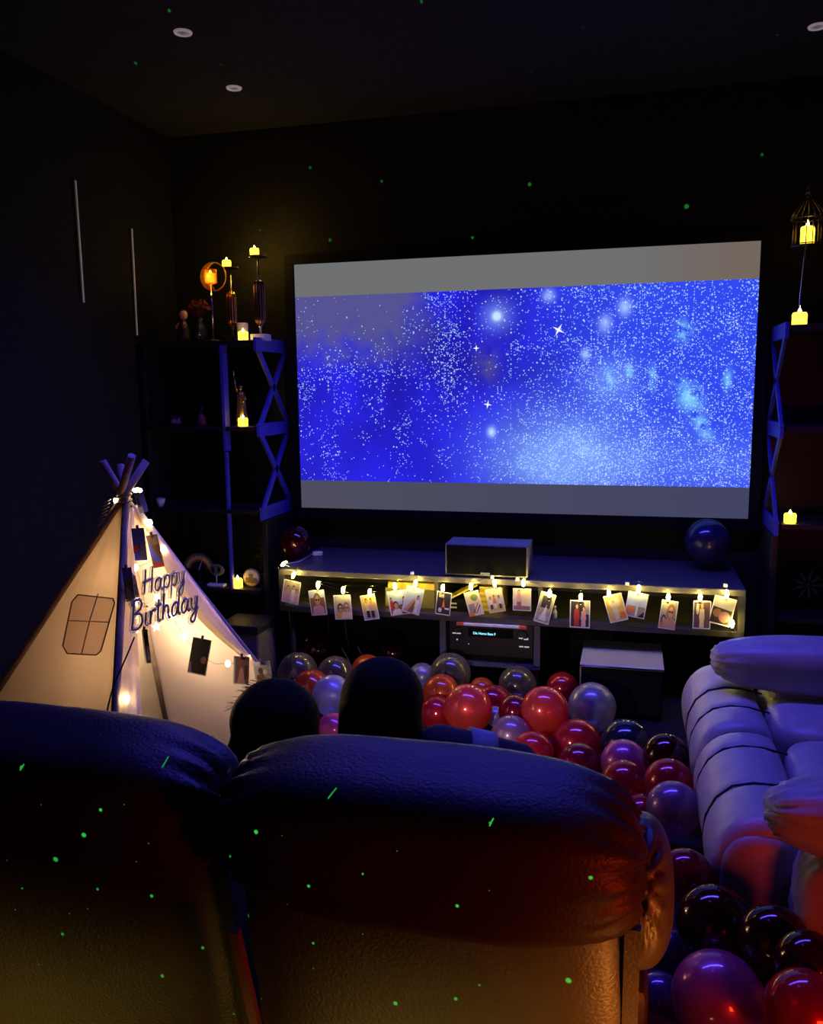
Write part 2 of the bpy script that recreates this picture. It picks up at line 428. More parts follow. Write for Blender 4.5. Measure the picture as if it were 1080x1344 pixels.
bc2 = thing('bookcase', 'black open bookcase with blue-lit lattice side, under the birdcage lantern', 'bookcase', (1.64, -.2, 0))
CX0, CX1 = 1.295, 1.97
for z in TZ: part('shelf', MB().bx(CX0+.02, CX1, -.40, .045, z-.012, z+.012, .002), M_wood, bc2)
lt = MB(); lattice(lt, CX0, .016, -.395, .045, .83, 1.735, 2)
part('lattice_side', lt, M_blue_lit, bc2, label='blue-lit cross lattice side panel')
part('upright', MB().bx(CX1-.03, CX1, -.40, .045, 0, 1.735, .002), M_wood, bc2)
part('upright', MB().bx(CX0-.015, CX0+.015, -.36, .04, .10, .79, .002), M_wood, bc2)
part('base', MB().bx(CX0-.015, CX1, -.395, .045, 0, .10, .004), M_wood, bc2)
part('back_panel', MB().bx(CX0+.02, CX1, .04, .055, .1, 1.73), M_wood, bc2)

# ------------------------------------------------------------------ LED candles
cand0 = thing('led_candle', '', 'candle', (0, 0, 0), 'LED tea candles')
cb = MB().lathe([(0, 0), (.021, 0), (.024, .004), (.0235, .018), (.0245, .034), (.021, .042), (.013, .038), (0, .036)], seg=16, flute=.06, nf=5)
part('wax_body', cb, M_candle, cand0)
part('flame', MB().lathe([(.004, .034), (.007, .042), (.006, .049), (.001, .058)], seg=10), M_flame, cand0)
def candle(p, label, first=[True], sc=1.0):
    c = cand0 if first[0] else copy_tree(cand0); first[0] = False
    c.location = p; c['label'] = label; c.scale = (sc, sc, sc)
    return c
SHY = -.30
def sh(px, py, z, D=None):     # point on a shelf top
    p = at(px, py, Z=z); return p
def col(px, y, z):             # x of pixel column on plane y at height z
    p = at(px, 500, Y=y); d = ray(px, 672-(z-1.5)*-250)
    for _ in range(3):
        yy = 515-(z-1.5)*FPX/4.2; p = at(px, yy, Y=y)
    return p.x
T0 = TZ[0]+.012
candle(Vector((col(319, -.36, 1.8), -.36, T0)), 'lit LED candle on the bookcase top, in front of the white pillar candle', sc=1.1)
candle(Vector((col(319, -.36, 1.35), -.36, TZ[1]+.012)), 'lit LED candle at the foot of the gold figurine', sc=1.1)
candle(Vector((col(313, -.36, .45), -.36, TZ[3]+.012)), 'lit LED candle on the low shelf beside the round picture plate', sc=1.2)
candle(Vector((col(1048, -.36, 1.8), -.36, T0)), 'lit LED candle on the bookcase top at the foot of the birdcage lantern stem', sc=1.3)
candle(Vector((col(1037, -.36, .9), -.36, TZ[2]+.012)), 'lit LED candle alone on a lower shelf under the birdcage lantern', sc=1.1)

# white pillar candle
p = Vector((col(318, -.27, 1.85), -.27, T0))
t = thing('pillar_candle', 'plain white pillar candle, unlit, behind a small lit LED candle', 'candle', p)
part('wax', MB().lathe([(0, 0), (.030, 0), (.031, .09), (.028, .098), (.02, .094), (0, .092)], p, 20), M_wax, t)
part('wick', MB().tube([p+Vector((0,0,.092)), p+Vector((.002,0,.102))], .001, 6), M_black, t)

# candlesticks
def candlestick(px, y, ztop, lab, base_white):
    x = col(px, y, 2.0); p = Vector((x, y, T0)); h = ztop-T0
    t = thing('candlestick', lab, 'candle holder', p, 'ribbed candlesticks')
    part('base', MB().bx(x-.042, x+.042, y-.042, y+.042, T0, T0+.035, .003), M_wax if base_white else M_dmetal, t)
    part('neck', MB().lathe([(.006, .035), (.006, .07), (.011, .075), (.006, .085), (.006, h-.14), (.009, h-.13), (.005, h-.12), (.0045, h)], p, 14), M_metal, t)
    part('ribbed_column', MB().lathe([(.004, .075), (.024, .10), (.027, .12), (.028, h-.15), (.024, h-.125), (.005, h-.115)], p, 72, flute=.10, nf=12), M_copper if not base_white else pbr('dark_copper', (.30, .17, .12), .3, 1), t)
    part('tray', MB().lathe([(0, h), (.044, h), (.049, h+.007), (.047, h+.009), (.042, h+.004), (0, h+.004)], p, 26), M_dmetal, t)
    return Vector((x, y, ztop+.004))
z1 = at(340, 338, Y=-.28).z; z0_ = at(303, 351, Y=-.26).z
q = candlestick(340, -.28, z1, 'taller ribbed candlestick on a white block, nearest the screen', True)
candle(q+Vector((-.012, -.012, 0)), 'lit LED candle on the tray of the taller candlestick nearest the screen')
q = candlestick(303, -.20, z0_, 'shorter copper ribbed candlestick behind the crescent moon holder', False)
candle(q+Vector((-.012, -.012, 0)), 'lit LED candle on the tray of the shorter copper candlestick')

# crescent moon votive holder
y = -.34; c = at(276, 362, Y=y); zb = T0
t = thing('moon_candle_holder', 'golden crescent moon candle holder with glass cup on a thin stem', 'candle holder', (c.x, y, zb))
part('foot', MB().lathe([(0, 0), (.045, 0), (.045, .004), (.02, .010), (.004, .014)], (c.x, y, zb), 26), M_dmetal, t)
part('stem', MB().tube([(c.x, y, zb+.012), (c.x+.002, y, (zb+c.z)/2), (c.x, y, c.z-.045)], .0045, 10), M_chrome, t)
cup = MB().lathe([(.005, -.045), (.022, -.043), (.034, -.036), (.0345, .032), (.033, .032), (.0325, -.033), (.02, -.038), (0, -.039)], (c.x, y, c.z), 28)
part('glass_cup', cup, M_amber, t)
MOON = (c.x, y-.06, c.z); mo = MB(); n = 30; out_, inn = [], []
for i in range(n+1):
    a = R(78)+R(212)*i/n
    f = math.sin(PI*i/n)
    out_.append((c.x+.076*math.cos(a), c.z+.076*math.sin(a))); inn.append((c.x+(.076-.036*f)*math.cos(a)+.0*f, c.z+(.076-.036*f)*math.sin(a)))
rings = [[Vector((o[0], y+.030, o[1])), Vector((o[0], y+.044, o[1])), Vector((i_[0], y+.042, i_[1])), Vector((i_[0], y+.028, i_[1]))] for o, i_ in zip(out_, inn)]
mo.rings(rings, smooth=False)
mo.tube(arc((c.x, y+.036, c.z), .074, R(-72), R(78), 16), .003, 8)
mo.bar((c.x, y+.004, c.z-.048), (c.x, y+.036, c.z-.070), .01, .006)
part('crescent', mo, pbr('satin_copper', (.85, .42, .14), .45, .55), t)
candle(Vector((c.x, y, c.z-.036)), 'lit LED candle glowing orange inside the crescent moon holder', sc=1.15)

# birdcage lantern on a stem, with its foot on the bookcase top
y = -.30; cx = col(1057, y, 2.15); zt = at(1057, 250, Y=y).z; zf = at(1057, 322, Y=y).z
t = thing('birdcage_lantern', 'dark wire birdcage lantern with domed top on a tall thin stem', 'lantern', (cx, y, T0))
part('foot', MB().lathe([(0, 0), (.05, 0), (.048, .006), (.012, .012), (.004, .02)], (cx-.012, y, T0), 24), M_dmetal, t)
part('stem', MB().tube([(cx-.012, y, T0+.015), (cx-.012, y, T0+.12), (cx-.003, y, zf-.06), (cx, y, zf-.008)], .006, 10), M_chrome, t)
part('tray', MB().lathe([(0, -.008), (.062, -.008), (.066, -.003), (.062, 0), (0, 0)], (cx, y, zf), 28), M_dmetal, t)
cg = MB(); zr = zf+.115; H = zt-zf
for k in range(14):
    a = 2*PI*k/14; dx, dy = math.cos(a), math.sin(a)
    cg.tube([(cx+.06*dx, y+.06*dy, zf), (cx+.06*dx, y+.06*dy, zr)], .0022, 6)
    cg.tube([(cx+r_*dx, y+r_*dy, zr+h_) for r_, h_ in ((.07, 0), (.062, .03), (.042, .055), (.02, .08), (.012, .105))], .0022, 6)
for r_, z in ((.06, zf+.004), (.07, zr), (.012, zr+.105)):
    cg.tube(arc((cx, y, z), r_, 0, 2*PI, 28, (1,0,0), (0,1,0)), .003, 6)
part('cage', cg, M_dmetal, t)
ft = MB().lathe([(.012, zr+.103-zf), (.016, zr+.115-zf), (.008, zr+.124-zf), (.013, zr+.135-zf), (.004, zr+.146-zf)], (cx, y, zf), 16)
ft.tube(arc((cx, y, zt-.014), .014, 0, 2*PI, 18), .003, 6)
part('finial', ft, M_metal, t)
candle(Vector((cx, y-.004, zf)), 'tall lit LED candle inside the birdcage lantern', sc=1.35).scale = (1.25, 1.25, 1.9)

# ------------------------------------------------------------------ small things on the bookcases
# a doll and dark ornaments on the bookcase top
p = Vector((col(240, -.30, 1.85), -.30, T0))
t = thing('doll_figurine', 'small dark doll figurine with orange face, beside the moon candle holder', 'figurine', p)
part('dress', MB().lathe([(0, 0), (.035, .0), (.04, .03), (.028, .09), (.016, .115), (.008, .125)], p, 18), M_dmetal, t)
part('head', MB().ball(p+Vector((.004, 0, .148)), (.024, .023, .028), 16, 10), pbr('doll_face', (.75, .42, .20), .5), t)
part('hair', MB().ball(p+Vector((-.004, .008, .158)), (.028, .027, .027), 14, 8), M_black, t)
am = MB()
for s_ in (-1, 1): am.tube([p+Vector((.014*s_, -.006, .108)), p+Vector((.03*s_, -.022, .085)), p+Vector((.018*s_, -.036, .07))], [.007, .006, .005], 8)
part('arms', am, pbr('doll_cloth', (.30, .17, .12), .7), t)
p = Vector((col(262, -.18, 1.85), -.18, T0))
t = thing('flower_ornament', 'dark red flower ornament in a vase behind the crescent moon holder', 'ornament', p)
part('vase', MB().lathe([(0, 0), (.03, 0), (.045, .04), (.035, .09), (.018, .12), (.022, .14), (.018, .14), (.012, .12), (0, .1)], p, 20), M_black, t)
fl = MB()
for k in range(26):
    a = k*2.4; r_ = .012+.05*math.sqrt(k/26); q = p+Vector((r_*math.cos(a), r_*math.sin(a)*.7, .20+.035*math.cos(r_*28)+.01*math.sin(k*5)))
    fl.tube([p+Vector((0, 0, .13)), q], .0012, 5)
    e = Euler((random.uniform(-.8, .8), random.uniform(-.8, .8), a)).to_matrix()
    for j in range(5): fl.ball(q+e @ Vector((.010*math.cos(j*1.2566), .010*math.sin(j*1.2566), 0)), (.009, .006, .004), 8, 5, rot=e @ Euler((0, 0, j*1.2566)).to_matrix())
part('flowers', fl, pbr('dark_red_petals', (.22, .03, .03), .6), t)
p = Vector((col(262, -.34, 1.8), -.36, T0))
t = thing('toy_motorcycle', 'tiny silver toy motorcycle beside the moon holder stem', 'toy', p)
wm = []
for s_ in (-1, 1):
    w = MB().tube(arc(p+Vector((.028*s_, 0, .016)), .013, 0, 2*PI, 18), .003, 6)
    part('wheel', w, M_blackp, t)
part('frame', MB().tube([p+Vector((-.028, 0, .016)), p+Vector((-.006, 0, .030)), p+Vector((.014, 0, .032)), p+Vector((.028, 0, .016))], .003, 8).ball(p+Vector((.002, 0, .036)), (.014, .006, .006), 10, 6).ball(p+Vector((0, 0, .020)), (.010, .006, .007), 10, 6), M_chrome, t)
part('handlebar', MB().tube([p+Vector((.012, -.014, .046)), p+Vector((.018, 0, .042)), p+Vector((.012, .014, .046))], .0015, 6), M_chrome, t)

# gold figurine: a robed figure holding up a torch-like staff
p = Vector((col(317, -.30, 1.4), -.30, TZ[1]+.012)); hz = at(317, 503, Y=-.30).z-p.z
t = thing('gold_figurine', 'gold standing robed figurine with one arm raised, on a shelf', 'figurine', p)
s_ = hz/.20
fg = MB().lathe([(0, 0), (.034*s_, 0), (.034*s_, .008*s_)], p, 20, smooth=False)
fg.lathe([(.030*s_, .008*s_), (.027*s_, .04*s_), (.021*s_, .09*s_), (.019*s_, .125*s_), (.021*s_, .145*s_), (.016*s_, .158*s_), (.006*s_, .163*s_)], p, 40, flute=.09, nf=9)
fg.ball(p+Vector((0, -.002, .178*s_)), (.0115*s_, .0115*s_, .014*s_), 14, 10)
fg.tube([p+Vector((.016, 0, .15))*s_, p+Vector((.026, -.006, .125))*s_, p+Vector((.018, -.018, .112))*s_], [.006*s_, .005*s_, .004*s_], 8)
part('body', fg, M_gold, t)
ra = MB().tube([p+Vector((-.015*s_, 0, .152*s_)), p+Vector((-.024*s_, -.004, .185*s_)), p+Vector((-.030*s_, -.004, .235*s_))], [.006*s_, .005*s_, .0035*s_], 8)
ra.lathe([(.002, 0), (.006, .012), (.007, .018), (.002, .028)], p+Vector((-.031*s_, -.004, .235*s_)), 10)
part('raised_arm', ra, M_gold, t)

# small framed picture, dark vase, cup
def easel_frame(name, px, py, w, h, yv, z, label, face, rot=0):
    x = col(px, yv, z+.05); p = Vector((x, yv, z))
    t = thing(name, label, 'picture frame', p)
    f = MB()
    for a in ((-w/2, -w/2+.008, 0, h), (w/2-.008, w/2, 0, h), (-w/2, w/2, 0, .008), (-w/2, w/2, h-.008, h)):
        f.bx(x+a[0], x+a[1], yv-.006, yv+.006, z+a[2], z+a[3])
    part('frame', f, M_dmetal, t)
    g = MB().bx(x-w/2+.006, x+w/2-.006, yv-.002, yv+.004, z+.006, z+h-.006); g.mi = 1
    for k in range(4): g.bx(x-w/2+.012+k*(w-.03)/4, x-w/2+.012+k*(w-.03)/4+.012, yv-.0035, yv-.002, z+.016, z+h*(.5+.12*(k % 2)))
    part('picture', g, face, t)
    return t
easel_frame('small_picture_frame', 232, 543, .085, .068, -.33, TZ[1]+.012+.0, 'tiny framed group picture on the shelf behind the teepee', [pbr('print_brown', (.10, .07, .06), .6), pbr('print_pale', (.5, .45, .42), .6)])
p = Vector((col(264, -.28, 1.4), -.28, TZ[1]+.012))
t = thing('small_bottle', 'small dark red perfume bottle on the shelf near the gold figurine', 'bottle', p)
part('glass', MB().lathe([(0, 0), (.024, 0), (.028, .02), (.022, .05), (.010, .062), (.008, .075), (0, .075)], p, 18), pbr('dark_red_glass', (.22, .05, .06), .15), t)
part('stopper', MB().lathe([(.008, .075), (.012, .08), (.012, .10), (.005, .11)], p, 12), M_black, t)
p = Vector((col(213, -.36, .9), -.37, TZ[2]+.012))
t = thing('small_cup', 'small pale cup on the dark shelf above the teepee slope', 'cup', p)
part('bowl', MB().lathe([(0, 0), (.014, 0), (.016, .006), (.024, .03), (.026, .05), (.024, .05), (.021, .03), (.012, .008), (0, .007)], p, 20), M_wax, t)
part('rim', MB().tube(arc(p+Vector((0, 0, .05)), .025, 0, 2*PI, 22, (1,0,0), (0,1,0)), .0018, 6), M_copper, t)

# gauge-shaped ornament (half circle dial), display plaque, plate, plant
Z3 = TZ[3]+.012
y = -.30; c = at(262, 760, Y=y); rr_ = .10
t = thing('gauge_clock', 'half-round dial ornament with coloured bands and needle, behind the teepee', 'clock', (c.x, y, Z3))
bz = Z3+.075
d = MB().prism(arc((c.x, y, bz), rr_, 0, PI, 28), (0, .014, 0))
part('dial', d, pbr('dial_black', (.015, .015, .016), .4), t)
bnd = MB()
for i, (r0, r1, mi) in enumerate(((.088, .096, 0), (.062, .085, 1), (.052, .060, 2))):
    bnd.mi = mi; n = 24
    for k in range(n):
        a, b = R(8)+R(164)*k/n, R(8)+R(164)*(k+1)/n
        bnd.poly([(c.x+r_*math.cos(g_), y-.0015, bz+r_*math.sin(g_)) for r_, g_ in ((r0, a), (r1, a), (r1, b), (r0, b))])
bnd.mi = 3
for k in range(9):
    a = R(14)+R(152)*k/8
    bnd.prism([(c.x+r_*math.cos(a+da), y-.003, bz+r_*math.sin(a+da)) for r_, da in ((.074, -.02), (.084, -.02), (.084, .02), (.074, .02))], (0, .001, 0))
part('bands', bnd, [pbr('dial_green', (.12, .22, .10), .5), pbr('dial_yellow', (.80, .55, .10), .5), pbr('dial_red', (.45, .08, .05), .5), M_black], t)
part('needle', MB().prism([(c.x-.004, y-.005, bz), (c.x+.004, y-.005, bz), (c.x+.028, y-.005, bz+.07)], (0, .001, 0)), M_white, t)
part('stand', MB().bx(c.x-.05, c.x+.05, y-.02, y+.03, Z3, Z3+.012, .002).bx(c.x-.008, c.x+.008, y, y+.012, Z3+.012, bz+.01), M_black, t)
y = -.35; x = col(285, y, .5); p = Vector((x, y, Z3))
t = thing('engraved_plaque', 'oval silver plaque on a white base, in front of the half-round dial', 'ornament', p)
part('base', MB().bx(x-.052, x+.052, y-.02, y+.02, Z3, Z3+.014, .003), M_white, t)
part('stem', MB().tube([(x, y, Z3+.014), (x, y, Z3+.06)], .004, 8), M_metal, t)
part('plaque', MB().ball((x+.003, y, Z3+.092), (.048, .006, .034), 24, 12), pbr('plaque_silver', (.55, .48, .30), .3, .7), t)
lf = MB()
for sx in (-1, 1): lf.ball((x+.003+sx*.018, y-.006, Z3+.095), (.010, .002, .018), 10, 6)
part('relief', lf, M_dmetal, t)
y = -.33; x = col(331, y, .5); cc = Vector((x, y, Z3+.052))
t = thing('picture_plate', 'round decorative picture plate standing beside an LED candle on the low shelf', 'plate', (x, y, Z3))
part('plate', MB().ball(cc, (.052, .008, .052), 28, 12), pbr('plate_cream', (.62, .50, .36), .4), t)
rl = MB(); rl.tube(arc(cc+Vector((0, -.004, 0)), .047, 0, 2*PI, 28), .0025, 6)
rl.prism([cc+Vector((a, -.010, b)) for a, b in ((-.034, -.028), (.034, -.028), (.034, .0), (.012, .002), (.012, .024), (-.012, .024), (-.012, .002), (-.034, 0))], (0, .003, 0))
part('scene_relief', rl, pbr('plate_brown', (.20, .11, .06), .5), t)
part('easel', MB().bx(x-.03, x+.03, y-.012, y+.03, Z3, Z3+.006), M_black, t)
y = -.22; x = -1.365; p = Vector((x, y, Z3))
t = thing('small_plant', 'small dark leafy plant in a pot behind the round picture plate', 'plant', p)
part('pot', MB().lathe([(0, 0), (.03, 0), (.042, .06), (.045, .065), (.038, .065), (.03, .05), (0, .05)], p, 20), M_black, t)
lv = MB()
for k in range(70):
    a = k*2.399; r_ = .015+.05*random.random(); z = .07+.20*random.random(); r_ *= 1.15-z*2.6
    e = Euler((random.uniform(-.7, .7), random.uniform(-.7, .7), a)).to_matrix()
    q = p+Vector((r_*math.cos(a), r_*math.sin(a), z))
    lv.ball(q, (.016, .007, .002), 8, 4, rot=e)
lv.tube([p+Vector((0, 0, .05)), p+Vector((0, 0, .26))], .003, 6)
part('leaves', lv, pbr('dark_leaf', (.05, .10, .04), .5), t)
# wheel-like wall flower on the right
y = -.2; c = at(1060, 768, Y=y)
t = thing('spiral_ornament', 'dark metal flower-shaped ornament on a low shelf beside the sofa arm', 'ornament', (c.x, y, Z3))
pt = MB()
for k in range(9):
    a = 2*PI*k/9; e = Matrix.Rotation(-a, 3, 'Y')
    pt.ball(c+Vector((.045*math.cos(a), 0, .045*math.sin(a))), (.030, .004, .008), 12, 6, rot=e)
pt.ball(c, (.014, .008, .014), 14, 8)
part('petals', pt, pbr('dull_pewter', (.30, .28, .30), .4, .6), t)
part('stand', MB().tube([(c.x, y+.012, Z3), (c.x, y+.012, c.z)], .004, 8).bx(c.x-.03, c.x+.03, y-.02, y+.03, Z3, Z3+.008), M_black, t)
# draped low stool below the bookcase
y0 = -.62
p = at(325, 850, Y=y0)
t = thing('storage_box', 'dark low fabric storage box on the floor between the teepee and the console', 'box', (p.x, y0, 0))
part('body', MB().bx(p.x-.11, p.x+.11, y0-.10, y0+.12, 0, .26, .012), pbr('dark_grey_felt', (.10, .09, .085), .9, bump=.6), t)
part('lid', MB().bx(p.x-.118, p.x+.118, y0-.108, y0+.128, .26, .30, .008), M_wood, t)

# ------------------------------------------------------------------ media console
KX0, KX1, KY0, KY1, KZ = -1.125, 1.150, -.585, .04, .575
ko = thing('media_console', 'long low grey media console with open shelf under the screen', 'media console', (0, -.3, 0))
part('top', MB().bx(KX0, KX1, KY0, KY1, KZ-.03, KZ, .003), pbr('lit_console_top', (.085, .08, .09), .32), ko)  # lighter than the other boards: light on the top is put into its colour
part('shelf_board', MB().bx(KX0, KX1, KY0, KY1, KZ-.225, KZ-.195, .003), M_cons, ko)
for x in (KX0, KX1-.03): part('side_panel', MB().bx(x, x+.03, KY0, KY1, KZ-.195, KZ-.03), M_cons, ko)
part('back_panel', MB().bx(KX0+.03, KX1-.03, KY1-.02, KY1, KZ-.195, KZ-.03), M_cons, ko)
part('divider', MB().bx(-.30, -.28, KY0+.02, KY1-.02, KZ-.195, KZ-.03), M_cons, ko)
part('divider', MB().bx(.215, .235, KY0+.02, KY1-.02, KZ-.195, KZ-.03), M_cons, ko)
for x, y in ((KX0+.05, KY0+.05), (KX1-.05, KY0+.05), (KX0+.05, KY1-.05), (KX1-.05, KY1-.05)):
    part('leg', MB().lathe([(.012, 0), (.014, .01), (.02, KZ-.225)], (x, y, 0), 14), M_wood, ko)
# receiver rack hanging below the shelf board
RX0, RX1 = -.275, .225
part('receiver_bay', MB().bx(RX0, RX0+.03, -.56, -.10, .135, KZ-.225).bx(RX1-.03, RX1, -.56, -.10, .135, KZ-.225).bx(RX0, RX1, -.56, -.10, .12, .14), pbr('bay_grey', (.09, .08, .10), .5), ko)
for x in (RX0+.02, RX1-.02):
    part('leg', MB().bx(x-.012, x+.012, -.54, -.50, 0, .12), M_wood, ko)

def text_mesh(txt, size, depth=.0, shear=0, spacing=1.0, bevel=0, offset=0):
    cu_ = bpy.data.curves.new('lettering', 'FONT'); cu_.body = txt; cu_.size = size; cu_.extrude = depth; cu_.shear = shear
    cu_.space_character = spacing; cu_.align_x = 'LEFT'; cu_.offset = offset; cu_.bevel_depth = bevel; cu_.resolution_u = 4
    o = bpy.data.objects.new('lettering', cu_); COL.objects.link(o)
    dg = bpy.context.evaluated_depsgraph_get(); me = bpy.data.meshes.new_from_object(o.evaluated_get(dg))
    bpy.data.objects.remove(o); return me
def place_text(me, org, ax, up):
    ax, up = Vector(ax), Vector(up); n = ax.cross(up)
    mt = Matrix((ax, up, n)).transposed().to_4x4(); mt.translation = org
    me.transform(mt); return me
# AV receiver
y0 = -.53
rx0, rx1, rz0, rz1 = RX0+.04, RX1-.035, .165, .338
t = thing('av_receiver', 'black AV receiver with glowing blue display and two knobs, in the console bay', 'receiver', ((rx0+rx1)/2, -.3, rz0))
part('case', MB().bx(rx0, rx1, y0, -.15, rz0, rz1, .004), M_black, t)
for x in (rx0+.045, rx1-.055):
    part('knob', MB().rings([[Vector((x+r_*math.cos(2*PI*k/24), yy, rz1-.055+r_*math.sin(2*PI*k/24))) for k in range(24)] for r_, yy in ((.026, y0), (.026, y0-.012), (.023, y0-.014))]), pbr('knob_grey', (.05, .05, .055), .3, .6), t)
part('display', MB().bx(rx0+.10, rx1-.10, y0-.003, y0, rz1-.075, rz1-.03), M_blackp, t)
me = place_text(text_mesh('Dis Name Bass F', .0165, .0006, offset=.0004), (rx0+.125, y0-.0042, rz1-.062), (1, 0, 0), (0, 0, 1)); me.materials.append(glow('display_cyan', (.25, .75, 1), 1.4))
link('display_text', me, t)
mk = MB()
for x, z, w, h in ((rx0+.022, rz1-.062, .02, .005), (rx0+.045, rz1-.062, .02, .005), (rx1-.07, rz1-.068, .02, .005), (rx1-.045, rz1-.072, .02, .005), (rx1-.07, rz1-.115, .02, .006), (rx1-.045, rz1-.115, .024, .006), (rx0+.04, rz1-.10, .006, .008), (rx0+.10, rz1-.118, .004, .005)):
    mk.bx(x, x+w, y0-.002-.014*(w == .02 and z > rz1-.09), y0-.0005, z, z+h)
part('markings', mk, pbr('mark_white', (.8, .8, .8), .5, emit=(1, 1, 1), estr=.35), t)
# disc case lying on the receiver
z = rz1+.0005
t = thing('disc_case', 'white and red spine of a flat disc case lying on the receiver', 'case', ((rx0+rx1)/2, -.5, z))
dc = MB().bx(rx0+.07, rx1-.06, y0-.075, y0+.06, z, z+.011, .001)
part('case', dc, M_white, t)
for x in (rx0+.055, rx1-.062):
    part('red_end', MB().bx(x, x+.035, y0-.0765, y0+.05, z-.0002, z+.0115), pbr('red_card', (.65, .08, .03), .5), t)
# centre speaker
t = thing('center_speaker', 'black box loudspeaker with blue-lit top on the console under the screen', 'speaker', (-.04, -.47, KZ))
part('cabinet', MB().bx(-.243, .164, -.565, -.372, KZ+.006, .737, .003), pbr('speaker_veneer', (.17, .17, .19), .4), t)
part('grille', MB().bx(-.235, .156, -.571, -.565, KZ+.014, .730, .002), pbr('speaker_cloth', (.006, .006, .007), .95, spec=.05, bump=1, bscale=600), t)
part('badge', MB().bx(-.065, -.02, -.574, -.571, KZ+.016, KZ+.026), M_metal, t)
for x in (-.2, .12): part('foot', MB().lathe([(.012, 0), (.012, .006)], (x, -.47, KZ), 12), M_blackp, t)
# subwoofer
sz = .25
sx0, sx1, sy0, sy1 = at(761, 871, Z=.25).x, at(871, 871, Z=.25).x, at(820, 875, Z=.25).y, at(820, 842, Z=.25).y
t = thing('subwoofer', 'black subwoofer box with glossy reflective top, on the floor under the console', 'subwoofer', ((sx0+sx1)/2, (sy0+sy1)/2, 0))
part('cabinet', MB().bx(sx0+.004, sx1-.004, sy0+.004, sy1-.004, .02, sz-.014, .004), M_blackp, t)
m_, nt_, out_n = new_mat('smoked_glass_top'); p_ = nt_.nodes.new('ShaderNodeBsdfPrincipled'); nt_.links.new(p_.outputs[0], out_n.inputs[0])
p_.inputs['Base Color'].default_value = (.62, .62, .66, 1); p_.inputs['Metallic'].default_value = .6
nz_ = nt_.nodes.new('ShaderNodeTexNoise'); nz_.inputs['Scale'].default_value = 6; nt_.links.new((V(nt_, nz_.outputs[0])*.02+.34).k, p_.inputs['Roughness'])
part('top_plate', MB().bx(sx0, sx1, sy0, sy1, sz-.014, sz, .003), m_, t)
part('edge_strip', MB().bx(sx0, sx1, sy0-.003, sy0-.0005, sz-.010, sz-.003), M_chrome, t)
part('corner_strip', MB().bx(sx0, sx0+.006, sy0-.001, sy0+.004, .02, sz-.014), M_metal, t)
for x in (sx0+.05, sx1-.05):
    for yy in (sy0+.05, sy1-.05): part('foot', MB().lathe([(.016, 0), (.018, .02)], (x, yy, 0), 12), M_blackp, t)
# boxes in the open shelf
zs = KZ-.195
M_kraft = pbr('yellow_card', (.62, .50, .10), .6)
solo('game_box', MB().bx(-.56, -.31, -.50, -.22, zs+.10, zs+.135, .002), M_kraft, 'flat yellow box on top of a pale box in the console shelf', 'box', (-.44, -.36, zs+.10), 'boxes in the console shelf')
solo('game_box', MB().bx(-.58, -.31, -.48, -.15, zs, zs+.0995, .002), pbr('olive_card', (.22, .20, .09), .7), 'large olive box in the console shelf under the flat yellow box', 'box', (-.44, -.3, zs), 'boxes in the console shelf')
t = thing('striped_box', 'yellow ribbed box in the console shelf behind the dancing group photo', 'box', (-.03, -.42, zs))
part('body', MB().bx(-.09, .03, -.47, -.30, zs, zs+.125, .002), M_kraft, t)
rb = MB()
for k in range(4): rb.bx(-.088, .028, -.473, -.4695, zs+.015+k*.028, zs+.028+k*.028)
part('ribs', rb, pbr('ochre_card', (.42, .32, .06), .6), t)
t = thing('cable_box', 'small black set-top box with white marks in the console shelf', 'box', (-.2, -.45, zs))
part('case', MB().bx(-.26, -.12, -.50, -.30, zs, zs+.06, .003), M_blackp, t)
part('mark', MB().bx(-.235, -.20, -.502, -.4995, zs+.035, zs+.043).bx(-.235, -.20, -.502, -.4995, zs+.015, zs+.023), M_white, t)
solo('instruction_leaflet', MB().box((-.175, -.47, zs+.10), (.16, .06, .008), rot=Euler((0, -.45, .3)).to_matrix()), M_kraft, 'tilted yellow folder leaning on the small black set-top box', 'folder', (-.175, -.47, zs+.07))
t = thing('spray_bottle', 'tiny pale bottle standing in the console shelf beside the couple in red photo', 'bottle', (.29, -.52, zs))
part('body', MB().lathe([(0, 0), (.012, 0), (.013, .03), (.007, .04), (.007, .045)], (.29, -.52, zs), 14), pbr('pale_blue_plastic', (.45, .60, .80), .3), t)
part('cap', MB().lathe([(.008, .045), (.008, .058), (.004, .062)], (.29, -.52, zs), 12), M_white, t)
# power adapter with cable on the console
q = at(417, 729, Z=KZ)
t = thing('power_adapter', 'small pale power adapter with thin cable on the console top', 'adapter', q)
part('body', MB().box(q+Vector((0, 0, .012)), (.055, .032, .022), rot=Euler((0, 0, .25)).to_matrix(), bev=.004), M_white, t)
cb_ = [q+Vector((-.03, -.01, .008)), at(393, 737, Z=KZ+.004), at(380, 739, Z=KZ+.004), at(372, 741, Z=KZ+.006)]
part('cable', MB().tube(cb_, .0022, 6), M_white, t)
# loose cables hanging under the console
for i, (pts, lab) in enumerate((([(451, 812), (454, 830), (458, 850), (452, 875)], 'black cable hanging under the console below the beach selfie photos'), ([(448, 850), (455, 862), (462, 875)], 'thin grey cable hanging by the clear balloons under the console'), ([(469, 848), (476, 862), (481, 880)], 'second thin grey cable by the clear balloons, near the orange balloon'))):
    ps = [at(a, b, Y=-.5) for a, b in pts]
    if i == 0: ps[0].z = KZ-.226
    solo('cable', MB().tube(ps, .004, 6), M_dmetal if i == 0 else pbr('grey_cable', (.22, .18, .19), .5), lab, 'cable', ps[-1])

